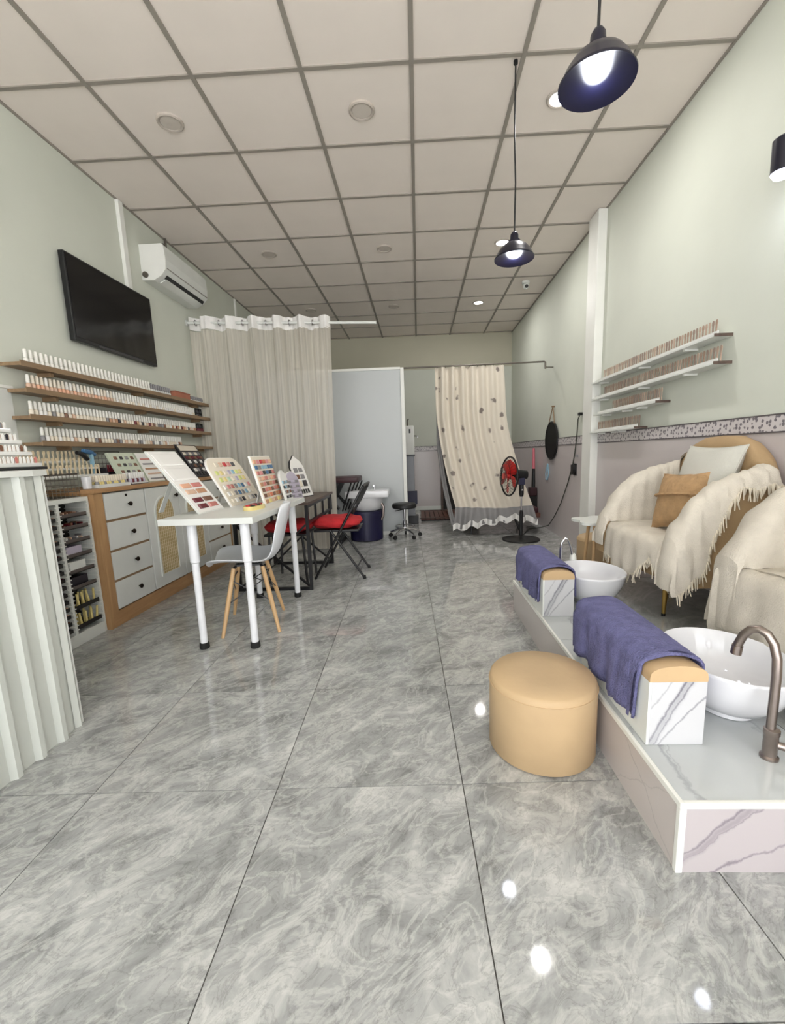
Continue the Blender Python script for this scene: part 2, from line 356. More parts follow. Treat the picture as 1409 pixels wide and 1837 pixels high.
for s_, x in ((1, XL), (-1, XR)): part('grid_bar', B().box((x, YF, ZC-.006), (x+s_*.014, YB, ZC+.02)), m_tee, ce)
struct('wall_left', B().box((XL-.12, YF, -.06), (XL, YB+.12, ZC+.08)), m_wall)
wr = struct('wall_right', B().box((XR, YF, -.06), (XR+.12, YB+.12, ZC+.08)), m_wall)
wb = struct('wall_back', B().box((XL, YB, -.06), (XR, YB+.12, ZC+.08)), m_wallb)
part('upper_paint', B().box((XL, YB-.004, 1.19), (XR, YB, 2.55)), m_wall, wb)
# tiled lower walls
wt = struct('wainscot', B().box((XR-.012, YF, 0), (XR, YB, 1.10)), m_wains)
struct('wainscot_back', B().box((XL, YB-.014, 0), (XR-.012, YB, 1.10)), m_wains)
bo = struct('trim_1', B().box((XR-.010, YF, 1.10), (XR, YB, 1.19)), m_grout)
y = YF; bt = None
while y < YB-.3:
    if bt is None: bt = part('border_tile', B().box((XR-.016, y+.001, 1.106), (XR-.009, y+.299, 1.184)), m_border, bo)
    else: o = copy_part(bt, (0, y-YF, 0), bo)
    y += .3
for z0 in (1.100, 1.183): part('border_line', B().box((XR-.018, YF, z0), (XR-.008, YB, z0+.007)), m_line, bo)
bo2 = struct('trim_2', B().box((XL, YB-.010, 1.10), (XR-.018, YB, 1.19)), m_grout)
x = XL; bt = None
while x < XR-.3:
    if bt is None: bt = part('border_tile', B().box((x+.001, YB-.018, 1.106), (x+.299, YB-.009, 1.184)), m_border, bo2)
    else: copy_part(bt, (x-XL, 0, 0), bo2)
    x += .3
for z0 in (1.100, 1.183): part('border_line', B().box((XL, YB-.02, z0), (XR-.018, YB-.008, z0+.007)), m_line, bo2)
struct('column', B().box((XR-.08, 4.225, 0), (XR, 4.445, ZC-.002), .006), m_trimw)
struct('trim_3', B().box((XL, 3.70, 2.40), (XL+.03, 3.755, ZC-.006), .004), m_trimw)
struct('trim_4', B().box((XL, 5.93, 2.3), (XL+.02, 5.965, ZC-.006), .003), m_trimw)
struct('baseboard_back', B().box((XL, YB-.03, 0), (XR-.012, YB-.014, .07)), m_white)
d = struct('doorway_shade', B().box((.41, YB-.05, 0), (1.12, YB-.03, 1.95)), m_dark)  # open doorway as a slab, its inner shade put into the dark colour
for a, b in ((.41, .45), (1.08, 1.12)): part('door_frame', B().box((a, YB-.06, 0), (b, YB-.045, 1.95)), m_dwood, d)
part('door_frame', B().box((.41, YB-.06, 1.95), (1.12, YB-.03, 1.99)), m_dwood, d)

# ------------------------------------------------------------------ ceiling lights
def area_light(name, loc, r, watt, parent, col=(1, .98, .95)):
    l = bpy.data.lights.new(name, 'AREA'); l.shape = 'DISK'; l.size = 2*r; l.energy = watt; l.color = col
    o = bpy.data.objects.new(name, l); C.objects.link(o); o.parent = parent; o.location = loc
def downlight(x, y, lit, label, group):
    t = thing('downlight', label, 'ceiling light', (x, y, ZC+.004), group=group)
    part('ring', B().lathe((0, 0, 0), [(.058, -.002), (.060, -.010), (.070, -.013), (.078, -.008), (.079, 0)], 32), m_ring, t, False, 40)
    part('diffuser', B().lathe((0, 0, 0), [(.001, -.008), (.04, -.0085), (.058, -.008), (.058, -.001), (.001, -.001)], 32), m_lit if lit else m_off, t, False, 40)
    if lit: area_light('downlight_lamp', (0, 0, -.02), .055, DOWN_W, t)
rn = ['nearest the shop front', 'in the middle of the room', 'farthest from the shop front']
for k, y in enumerate((2.985, 4.777, 6.53)):
    downlight(-1.48, y, False, 'unlit round recessed downlight in the left row, ' + rn[k], 'unlit recessed downlights')
    downlight(-.288, y, False, 'unlit round recessed downlight in the middle row, ' + rn[k], 'unlit recessed downlights')
    downlight(.905, y, True, 'glowing round recessed downlight in the right row, ' + rn[k], 'lit recessed downlights')
def pendant(x, y, zt, label):
    fl_ = lambda P: [(r, z*.80) for r, z in P]
    t = thing('pendant_lamp', label, 'lamp', (x, y, zt-.19), group='black dome pendant lamps')
    part('cord', B().tube([(x, y, zt), (x+.004, y, zt+.25), (x-.003, y, zt+.5), (x, y, ZC-.004)], .0045, 6), m_blackp, t, smooth=40)
    part('ceiling_rose', B().cyl((x, y, ZC-.012), (x, y, ZC+.003), .012), m_blackp, t, smooth=40)
    part('socket', B().lathe((x, y, zt), fl_([(.004, 0), (.014, -.004), (.022, -.02), (.024, -.055), (.034, -.06), (.036, -.075), (.03, -.08)]), 20), m_lamp, t, smooth=50)
    part('shade', B().lathe((x, y, zt), fl_([(.030, -.072), (.052, -.082), (.076, -.105), (.094, -.135), (.106, -.165), (.113, -.176), (.112, -.182), (.109, -.181)]), 40), m_lamp, t, smooth=60)
    bb = B(); bb.grid([[(x+r*math.cos(2*PI*k/40), y+r*math.sin(2*PI*k/40), zt+z*.8) for k in range(40)] for r, z in ((.1095, -.1805), (.101, -.164), (.089, -.134), (.072, -.108), (.05, -.088), (.028, -.083))], True); part('shade_lining', bb, m_lampin, t, smooth=60)
    part('bulb', B().sph((x, y, zt-.108), .031, 20, (1, 1, 1.0)), m_bulb, t, smooth=80)
    l = bpy.data.lights.new('pendant_bulb', 'POINT'); l.energy = BULB_W; l.shadow_soft_size = .045; l.color = (.88, .92, 1)
    o = bpy.data.objects.new('pendant_bulb', l); C.objects.link(o); o.parent = t; o.location = (0, 0, .02)
pendant(.575, 1.535, 2.30, 'near black dome pendant lamp, large at the top right, lit')
pendant(.583, 2.717, 2.29, 'farther black dome pendant lamp, hanging on a long visible cord')
t = thing('wall_spotlight', 'black cylinder spotlight on the right wall, cut by the photo edge', 'lamp', (1.66, 2.13, 2.18))
part('housing', B().lathe((1.60, 2.13, 2.2), [(.034, 0), (.042, .002), (.043, .13), (.03, .14), (.005, .14)], 24), m_lamp, t, smooth=50)
part('lens', B().lathe((1.60, 2.13, 2.18), [(.002, 0), (.03, .004), (.04, .02), (.04, .03), (.002, .03)], 24), m_bulb, t, smooth=50)
part('wall_bracket', B().box((1.64, 2.11, 2.25), (1.722, 2.15, 2.29), .004), m_lamp, t)
l = bpy.data.lights.new('spot_lamp', 'AREA'); l.shape = 'DISK'; l.size = .06; l.energy = .08; l.color = (.9, .94, 1)
o = bpy.data.objects.new('spot_lamp', l); C.objects.link(o); o.parent = t; o.location = (-.06, 0, -.02)
t = thing('security_camera', 'small white dome security camera on the ceiling near the right wall', 'camera', (1.40, 5.84, ZC+.004))
part('mount', B().lathe((0, 0, 0), [(.045, 0), (.05, -.01), (.046, -.03), (.03, -.035)], 24), m_white, t, False, 50)
part('head', B().sph((0, -.01, -.06), .038, 16), m_white, t, False, 80)
part('lens', B().cyl((0, -.035, -.068), (0, -.055, -.075), .022, .018, 16), m_black, t, False, 50)

# ------------------------------------------------------------------ left wall: television, air conditioner
t = thing('television', 'flat black television screen mounted high on the left wall', 'television', (XL+.05, 3.46, 1.89))
part('cabinet', B().box((XL+.02, 3.0, 1.89), (XL+.058, 3.93, 2.455), .006), m_blackp, t)
part('screen', B().box((XL+.054, 3.012, 1.915), (XL+.060, 3.918, 2.443)), m_screen, t)
part('sensor_strip', B().box((XL+.056, 3.22, 1.893), (XL+.064, 3.72, 1.908), .003), M('grey_strip', (62, 62, 64), .3), t)
part('wall_bracket', B().box((XL, 3.3, 2.05), (XL+.022, 3.6, 2.3)), m_black, t)
t = thing('air_conditioner', 'white split air conditioner high on the left wall', 'air conditioner', (XL+.1, 4.33, 2.62))
pf = [(XL, 2.62), (XL+.10, 2.615), (XL+.17, 2.65), (XL+.215, 2.70), (XL+.222, 2.78), (XL+.215, 2.89), (XL+.20, 2.905), (XL, 2.905)]
part('body', B().prism(pf, 'Y', 3.965, 4.70), m_white, t)
part('end_cap', B().prism([(a-.001 if a > XL+.1 else a, b) for a, b in pf], 'Y', 3.955, 3.967), m_trimw, t)
part('louver', B().prism([(XL+.115, 2.618), (XL+.172, 2.645), (XL+.176, 2.64), (XL+.12, 2.612)], 'Y', 4.02, 4.66), m_white, t)
part('air_slot', B().prism([(XL+.166, 2.644), (XL+.19, 2.670), (XL+.194, 2.668), (XL+.171, 2.640)], 'Y', 4.01, 4.67), m_black, t)
part('panel_seam', B().box((XL+.217, 3.97, 2.708), (XL+.2245, 4.695, 2.711)), m_tee, t)
part('valve_cap', B().cyl((XL+.035, 3.957, 2.66), (XL+.035, 3.94, 2.66), .024), m_wire, t, smooth=40)
t = thing('refrigerant_pipe', 'wrapped pipe ends above the white air conditioner', 'pipe', (XL+.05, 4.36, 2.9))
part('bracket', B().box((XL, 4.33, 2.90), (XL+.012, 4.37, 3.08)), m_wire, t)
part('pipe', B().tube([(XL+.03, 4.33, 2.90), (XL+.03, 4.34, 3.0), (XL+.02, 4.36, 3.1), (XL+.02, 4.36, ZC)], .012), m_wire, t, smooth=50)

# ------------------------------------------------------------------ left wall shelves and bottles
SZ = [(1.644, 2.47, 4.75), (1.500, 2.48, 4.77), (1.348, 2.48, 4.78), (1.198, 2.53, 4.80)]
ordn = ['top', 'second', 'third', 'lowest']
for k, (z, a, b) in enumerate(SZ):
    t = thing('wall_shelf', '%s brown wooden polish shelf on the left wall' % ordn[k], 'shelf', (XL+.06, (a+b)/2, z), group='brown shelves on the left wall')
    part('board', B().box((XL, a, z-.02), (XL+.12, b, z), .002), m_shelf, t)
    part('front_lip', B().box((XL+.12, a, z-.022), (XL+.126, b, z+.008)), m_shelf, t)
    for yy in (a+.25, (a+b)/2, b-.25): part('bracket', B().box((XL, yy-.01, z-.045), (XL+.09, yy+.01, z-.02)), m_shelf, t)
def bottle_proto(h):
    b = B().lathe((0, 0, 0), [(.001, 0), (.0125, .0005), (.0132, .004), (.0132, .034*h), (.010, .040*h), (.007, .043*h)], 10)
    c = B().lathe((0, 0, 0), [(.0095, .042*h), (.0105, .044*h), (.0088, .088*h), (.006, .091*h), (.001, .091*h)], 10)
    return b, c
protos = {}
def bottle(x, y, z, body, cap, label, group, h=1.0):
    key = (body.name, cap.name, h)
    if key not in protos:
        b, c = bottle_proto(h)
        t = part('polish_bottle', b, body, None, smooth=40); cp = part('cap', c, cap, None, smooth=40); cp.parent = t
        protos[key] = (t, cp)
    else:
        t0, c0 = protos[key]; t = t0.copy(); C.objects.link(t); cp = c0.copy(); C.objects.link(cp); cp.parent = t
    t.location = (x, y, z); t['label'] = label; t['category'] = 'bottle'; t['group'] = group
rnd = random.Random(3)
mB = m_bcap; BX = XL+.07
y = 2.57; n = 0
while y < 3.74:
    bottle(BX, y, SZ[0][0], mB, mB, 'small all white polish bottle on the top left wall shelf', 'white bottles on the top shelf'); y += .0365
while y < 4.08:
    bottle(BX, y, SZ[0][0], m_acry, m_sw['grey'], 'small clear polish bottle with grey cap on the top left wall shelf', 'clear bottles on the top shelf', .9); y += .034
y = 4.40
while y < 4.66:
    bottle(BX, y, SZ[0][0], m_acry, m_sw['grey'], 'small clear bottle at the far end of the top left shelf, past the red box', 'clear bottles at the shelf end', .7); y += .036
t = thing('box', 'small brick red carton on the top left wall shelf', 'box', (BX, 4.23, SZ[0][0]))
part('carton', B().box((BX-.03, 4.10, SZ[0][0]), (BX+.03, 4.36, SZ[0][0]+.058), .002), M('brick_red_card', (176, 112, 88), .7), t)
part('lid', B().box((BX-.032, 4.098, SZ[0][0]+.058), (BX+.032, 4.362, SZ[0][0]+.07), .002), M('brick_red_lid', (160, 96, 76), .7), t)
y = 2.56
while y < 4.47:
    if y < 3.27: bottle(BX, y, SZ[1][0], m_sw[rnd.choice(['nude', 'nude', 'peach'])], m_sw['cream'] if rnd.random() < .5 else mB, 'small peach toned polish bottle at the near end of the second left shelf', 'peach bottles on the second shelf')
    else: bottle(BX, y, SZ[1][0], m_sw[rnd.choice(['white', 'cream', 'white'])], mB, 'small white capped bottle on the second left shelf, past the peach ones', 'white bottles on the second shelf')
    y += .0315
for k in range(4): bottle(BX, 4.50+.033*k, SZ[1][0], m_sw['black'], m_sw['black'], 'small black polish bottle at the far end of the second left shelf', 'black bottles on the second shelf')
y = 2.55
while y < 4.46:
    c = rnd.choice(['cream', 'cream', 'brown', 'dark', 'nude', 'grey', 'cream', 'white', 'tan', 'wine' if y > 3.2 else 'cream'])
    bottle(BX, y, SZ[2][0], m_sw[c], mB, 'small white capped bottle with %s body on the third left shelf' % c, '%s bottles on the third shelf' % c); y += .0315
for k in range(4): bottle(BX, 4.50+.033*k, SZ[2][0], m_sw['wine'], m_sw['black'], 'small black and wine bottle at the far end of the third left shelf', 'dark bottles on the third shelf')
y = 2.60
while y < 4.15:
    c = rnd.choice(['cream', 'cream', 'nude', 'white', 'grey', 'cream', 'lime' if 2.9 < y < 3.4 else 'white', 'brown', 'white'])
    bottle(BX, y, SZ[3][0], m_sw[c], mB, 'small white capped bottle with %s body on the lowest left shelf' % c, '%s bottles on the lowest shelf' % c); y += .0315
t = thing('wall_board', 'plain white board on the left wall behind the nail display', 'board', (XL, 1.9, 1.0))
part('sheet', B().box((XL, 1.2, .95), (XL+.012, 2.50, 1.50)), m_white, t)
part('top_rail', B().box((XL, 1.2, 1.50), (XL+.022, 2.51, 1.518), .003), m_trimw, t)

# ------------------------------------------------------------------ right wall shelves and nail sticks
stick = None
def nail_stick(x, y, z, mat, h, label, group, lean=0, name='nail_stick'):
    global stick
    if stick is None:
        b = B(); b.prism([(-.0032, 0), (.0032, 0), (.0042, .062), (.0064, .070), (.0064, .084), (.0035, .094), (-.0035, .094), (-.0064, .084), (-.0064, .070), (-.0042, .062)], 'X', -.0016, .0016)
        stick = mesh_of(b, name, 0); 
    me = stk.get(mat.name)
    if me is None: me = stick.copy(); me.materials.append(mat); stk[mat.name] = me
    o = bpy.data.objects.new(name, me); C.objects.link(o); o.location = (x, y, z); o.scale = (1, 1.35, h); o.rotation_euler = (0, lean, 0)
    o['label'] = label; o['category'] = 'nail sample'; o['group'] = group
stk = {}
RS = [(1.648, 2.525, 4.21, 2.58, 4.05), (1.502, 2.515, 4.21, 2.50, 4.03), (1.362, 3.08, 4.14, 3.02, 3.84), (1.206, 3.36, 4.21, 3.30, 4.12)]
for k, (z, a, b, s0, s1) in enumerate(RS):
    t = thing('display_shelf', '%s white sample shelf on the right wall' % ordn[k], 'shelf', (XR-.05, (a+b)/2, z), group='white shelves on the right wall')
    part('board', B().box((XR-.10, a, z-.016), (XR, b, z), .002), m_white, t)
    part('end_face', B().box((XR-.10, a-.003, z-.016), (XR, a, z)), m_dwood, t, label='dark brown unpainted end of the shelf')
    for yy in (a+.3, (a+b)/2, b-.15): part('bracket', B().box((XR-.08, yy-.008, z-.028), (XR, yy+.008, z-.016)), m_trimw, t)
    part('back_rail', B().box((XR-.068, a+.02, z), (XR-.062, b-.02, z+.02)), m_acry, t)
    y = max(s0, a+.01)
    while y < s1:
        nail_stick(XR-.055, y, z, rnd.choice(m_taupe), .9, 'slim taupe nail sample stick standing on the %s right wall shelf' % ordn[k], 'nail sticks on the %s right shelf' % ordn[k]); y += .0285

# ------------------------------------------------------------------ sideboard
CF = -2.0
t = thing('sideboard', 'white and oak sideboard with rattan arch doors along the left wall', 'cabinet', (-2.17, 3.5, 0))
part('carcass', B().box((XL, 2.60, .09), (CF-.025, 4.42, .872)), m_white, t)
part('side_panel', B().box((XL, 2.572, 0), (CF, 2.60, .878)), m_wood, t)
part('side_panel', B().box((XL, 4.42, 0), (CF, 4.448, .878)), m_wood, t)
part('stile', B().box((CF-.024, 2.60, .10), (CF, 2.652, .878)), m_wood, t)
part('plinth', B().box((XL, 2.60, 0), (CF, 4.42, .10)), m_woody, t)
part('countertop', B().box((XL, 2.565, .878), (CF+.012, 4.455, .905), .003), m_woody, t)
def knob(y, z, par):
    part('knob', B().lathe((0, 0, 0), [(.006, 0), (.006, .010), (.015, .014), (.016, .020), (.010, .026), (.001, .027)], 16), M('dark_bronze', (46, 38, 32), .35, .8) if 'dark_bronze' not in bpy.data.materials else bpy.data.materials['dark_bronze'], par, False, 50)
    k = bpy.context.scene.collection.objects[-1]
    k.rotation_euler = (0, PI/2, 0); k.location = Vector((CF+.002, y, z)) - BASE[t.name]
rowsz = [(.108, .288), (.304, .486), (.502, .684), (.700, .868)]
for (ya, yb) in ((2.66, 3.06), (3.955, 4.41)):
    for z0, z1 in rowsz:
        d = part('drawer', B().box((CF-.022, ya, z0), (CF+.002, yb, z1), .003), m_white, t); knob((ya+yb)/2+.02, (z0+z1)/2, d)
    for z1 in (.296, .494, .692): part('drawer_rail', B().box((CF-.024, ya-.004, z1-.008), (CF-.004, yb+.004, z1+.008)), m_shelf, t)
part('lock', B().cyl((CF+.001, 2.865, .845), (CF+.006, 2.865, .845), .009), bpy.data.materials['dark_bronze'], t, smooth=40)
def arch(yc, hw, z0, zt, n=14):
    zs = zt-hw; return [(yc-hw, z0), (yc+hw, z0)] + [(yc+hw*math.cos(PI*k/n), zs+hw*math.sin(PI*k/n)) for k in range(n+1)]
for ya, yb, yc, kn in ((3.075, 3.505, 3.285, 3.452), (3.512, 3.945, 3.73, 3.552)):
    d = part('door', B().box((CF-.022, ya, .108), (CF+.001, yb, .868), .003), m_white, t)
    A, A2 = arch(yc, .118, .20, .79), arch(yc, .132, .186, .804)
    part('rattan_panel', B().prism(A, 'X', CF-.004, CF+.0035), m_rattan, d, label='woven rattan arch')
    bb = B(); bb.grid([[(xx, p[0], p[1]) for p in P_] for xx, P_ in ((CF, A2), (CF+.010, A2), (CF+.010, A), (CF, A))], True); part('arch_moulding', bb, m_white, d)
    bb = B()
    for q in range(9):
        yy = yc-.10+.025*q; zz = .79-.118+math.sqrt(max(0, .118**2-(yy-yc)**2)); bb.box((CF+.003, yy-.0018, .20), (CF+.0055, yy+.0018, zz))
    for q in range(20):
        zz = .22+.026*q; bb.box((CF+.003, yc-.115, zz-.0015), (CF+.005, yc+.115, zz+.0015))
    part('cane_strand', bb, m_beige, d, stuff=True)
    knob(kn, .79, d)
# ------------------------------------------------------------------ nail-tip drawer rack beside it
RF = -2.03
t = thing('sample_rack', 'white open rack of nail tip trays between reception counter and sideboard', 'rack', (-2.18, 2.42, 0))
part('side_panel', B().box((XL, 2.215, 0), (RF, 2.238, .865), .002), m_white, t)
part('side_panel', B().box((XL, 2.575-.022, 0), (RF, 2.568, .865), .002), m_white, t)
part('top_panel', B().box((XL, 2.238, .840), (RF, 2.553, .865), .002), m_white, t)
part('base_panel', B().box((XL, 2.238, 0), (RF, 2.553, .07), .002), m_white, t)
part('divider', B().box((XL, 2.325, .07), (RF, 2.343, .84)), m_white, t)
part('back_panel', B().box((XL, 2.238, .07), (RF-.14, 2.553, .84)), m_dark, t)
bb = B()
for q in range(30):
    z = .095+.025*q
    for yy, w_ in ((2.238, .010), (2.315, .010), (2.343, .010), (2.543, .010)): bb.box((XL+.02, yy, z), (RF+.002, yy+w_, z+.005))
part('runner', bb, m_trimw, t, stuff=True)
cols = ['nude', 'wine', 'grey', 'dark', 'brown', 'dark']
for q in range(17):
    z = .09+.0435*q
    tr = part('narrow_tray', B().box((RF-.138, 2.246, z), (RF-.006, 2.317, z+.012)), m_tray, t)
    bb = B()
    for j in range(5):
        bb.mi = j % 3; bb.box((RF-.05-.02*(j % 2), 2.250+.013*j, z+.012), (RF-.010-.01*(j % 2), 2.259+.013*j, z+.026), .002)
    part('nail_tip', bb, [m_sw[rnd.choice(cols)] for _ in range(3)], tr, stuff=True)
    part('tray_lip', B().box((RF-.010, 2.247, z+.002), (RF-.005, 2.316, z+.022)), m_dark, tr)
for q, z in enumerate((.10, .215, .335, .43, .525, .61, .69, .76)):
    tr = part('wide_tray', B().box((RF-.138, 2.353, z-.006), (RF-.004, 2.543, z)), m_dark, t)
    part('tray_lip', B().box((RF-.008, 2.354, z), (RF-.003, 2.542, z+.018)), m_tray if q > 1 else m_dark, tr)
    if q in (0, 1):
        bb = B()
        for j in range(9):
            x, yy = RF-.02-.03*(j % 2), 2.362+.02*j; bb.cyl((x, yy, z), (x+rnd.uniform(-.01, .01), yy+rnd.uniform(-.018, .018), z+.085), .0075, .006, 8)
        part('nail_stick_bundle', bb, m_sw['yellow'], tr, smooth=40, stuff=True)
    elif q >= 5:
        bb = B()
        for j in range(16):
            bb.mi = j % 3; x, yy = RF-.015-.04*rnd.random(), 2.358+.011*j; bb.box((x-.04, yy, z), (x, yy+.009, z+.012+.02*rnd.random()), .002)
        part('nail_tip', bb, [m_sw[c] for c in (('grey', 'nude', 'white'), ('wine', 'brown', 'dark'), ('nude', 'grey', 'brown'))[q-5]], tr, stuff=True)
solo('box', B().box((RF-.12, 2.362, .525), (RF-.01, 2.475, .585), .003), m_sw['lilac'], 'pale lilac box on a tray in the white sample rack', 'box')
solo('box', B().box((RF-.12, 2.366, .43), (RF-.008, 2.485, .495), .003), m_white, 'white box on a tray in the sample rack, below the lilac one', 'box')
solo('box', B().box((RF-.12, 2.366, .335), (RF-.02, 2.50, .40), .003), m_sw['dark'], 'dark box on a tray in the sample rack, below the white one', 'box')

# ------------------------------------------------------------------ on the rack and sideboard
t = thing('wire_basket', 'grey wire basket on top of the white sample rack', 'basket', (-2.18, 2.42, .866))
bb = B()
for z in (.868, .90, .935, .97, 1.0): bb.tube([(-2.31, 2.25, z), (-2.07, 2.25, z), (-2.07, 2.56, z), (-2.31, 2.56, z)], .0022, 5, True)
for q in range(12):
    yy = 2.25+.0282*q; bb.tube([(-2.31, yy, 1.0), (-2.31, yy, .868), (-2.07, yy, .868), (-2.07, yy, 1.0)], .0018, 5)
part('mesh_wires', bb, m_wire, t, smooth=50)
part('rim', B().tube([(-2.31, 2.25, 1.004), (-2.07, 2.25, 1.004), (-2.07, 2.56, 1.004), (-2.31, 2.56, 1.004)], .004, 6, True), m_wire, t, smooth=50)
part('stand', B().box((-2.30, 2.245, .866), (-2.08, 2.262, .875)), m_blackp, t)
t = thing('sample_stand', 'stepped clear stand of beige nail sticks above the wire basket', 'stand', (-2.2, 2.6, .9))
for q, (x, z) in enumerate(((-2.15, .995), (-2.21, 1.04), (-2.27, 1.085))):
    part('step', B().box((x-.028, 2.36, z-.012), (x+.028, 2.90, z)), m_acry, t)
for yy in (2.37, 2.885): part('leg', B().box((-2.30, yy, .906 if yy > 2.6 else .872), (-2.14, yy+.008, .985)), m_acry, t)
for q, (x, z) in enumerate(((-2.15, .995), (-2.21, 1.04), (-2.27, 1.085))):
    for j in range(15): nail_stick(x, 2.38+.034*j+.012*q, z, m_beige, .66, 'beige nail sample stick in the %s row of the stepped clear stand' % ('front', 'middle', 'back')[q], 'beige sticks in the %s row' % ('front', 'middle', 'back')[q], rnd.uniform(-.1, .1))
t = thing('cup', 'small white cup at the near corner of the sideboard', 'cup', (-2.06, 2.62, .906))
part('wall', B().lathe((-2.06, 2.615, .906), [(.02, 0), (.024, .002), (.028, .075), (.026, .075), (.022, .006), (.001, .005)], 20), m_ceram, t, smooth=50)
part('rim', B().tube([(-2.06+.027*math.cos(a*PI/8), 2.615+.027*math.sin(a*PI/8), .981) for a in range(16)], .002, 6, True), m_ceram, t, smooth=50)
t = thing('tray', 'white tray of yellowish sample bottles at the sideboard front edge', 'tray', (-2.07, 2.82, .906))
part('base', B().box((-2.11, 2.66, .906), (-2.02, 2.965, .912)), m_white, t)
for a, b in (((-2.024, 2.66), (-2.02, 2.965)), ((-2.11, 2.66), (-2.106, 2.965)), ((-2.106, 2.66), (-2.024, 2.664)), ((-2.106, 2.961), (-2.024, 2.965))): part('rim', B().box((a[0], a[1], .912), (b[0], b[1], .928)), m_white, t)
for j in range(13):
    for i in range(2): bottle(-2.045-.035*i, 2.68+.0222*j, .912, m_sw['yellow'] if (i+j) % 3 else m_sw['grey'], m_sw['cream'], 'yellowish polish bottle standing in the white sideboard tray', 'bottles in the white tray', .8)
t = thing('tray', 'small tray of white capped purple sample bottles beside the white tray', 'tray', (-2.07, 3.07, .906))
part('base', B().box((-2.12, 2.985, .906), (-2.02, 3.165, .913)), m_tray, t)
part('rim', B().box((-2.024, 2.985, .913), (-2.02, 3.165, .922)), m_acry, t)
for j in range(7):
    for i in range(2): bottle(-2.045-.04*i, 3.0+.0245*j, .913, m_sw['wine'] if j % 2 else m_sw['lilac'], m_sw['white'], 'white capped purple bottle in the small sideboard tray', 'bottles in the small tray', .85)
t = thing('wire_rack', 'grey wire mesh rack leaning on the wall below the shelves', 'rack', (-2.30, 3.1, .906))
bb = B()
for q in range(7): bb.tube([(-2.31, 2.93, .92+.035*q), (-2.31, 3.30, .92+.035*q)], .0022, 5)
for q in range(11): bb.tube([(-2.312, 2.93+.037*q, .907), (-2.312, 2.93+.037*q, 1.14)], .0018, 5)
part('mesh_wires', bb, m_wire, t, smooth=50)
part('frame', B().tube([(-2.311, 2.93, .91), (-2.311, 3.30, .91), (-2.311, 3.30, 1.145), (-2.311, 2.93, 1.145)], .004, 6, True), m_wire, t, smooth=50)
t = thing('box', 'dark red sample box on the sideboard by the wire rack', 'box', (-2.24, 3.05, .906))
part('carton', B().box((-2.27, 2.98, .906), (-2.19, 3.11, 1.03), .003), m_sw['dark'], t)
bb = B()
for j in range(5): bb.box((-2.19, 2.988+.024*j, 1.0), (-2.186, 3.004+.024*j, 1.05), .001)
part('red_tip', bb, m_sw['wine'], t, stuff=True)
t = thing('hand_drill', 'black and blue handheld tool lying over the beige sticks', 'tool', (-2.2, 2.80, .906))
part('grip', B().tube([(-2.2, 2.745, 1.135), (-2.2, 2.79, 1.125), (-2.2, 2.83, 1.09)], [.012, .016, .014], 10), m_blackp, t, smooth=60)
part('head', B().tube([(-2.2, 2.80, 1.145), (-2.2, 2.86, 1.14), (-2.2, 2.90, 1.12)], [.014, .017, .012], 10), m_sw['blue'], t, smooth=60)
part('stand', B().box((-2.21, 2.86, .906), (-2.19, 2.875, 1.125)), m_sw['sky'], t)

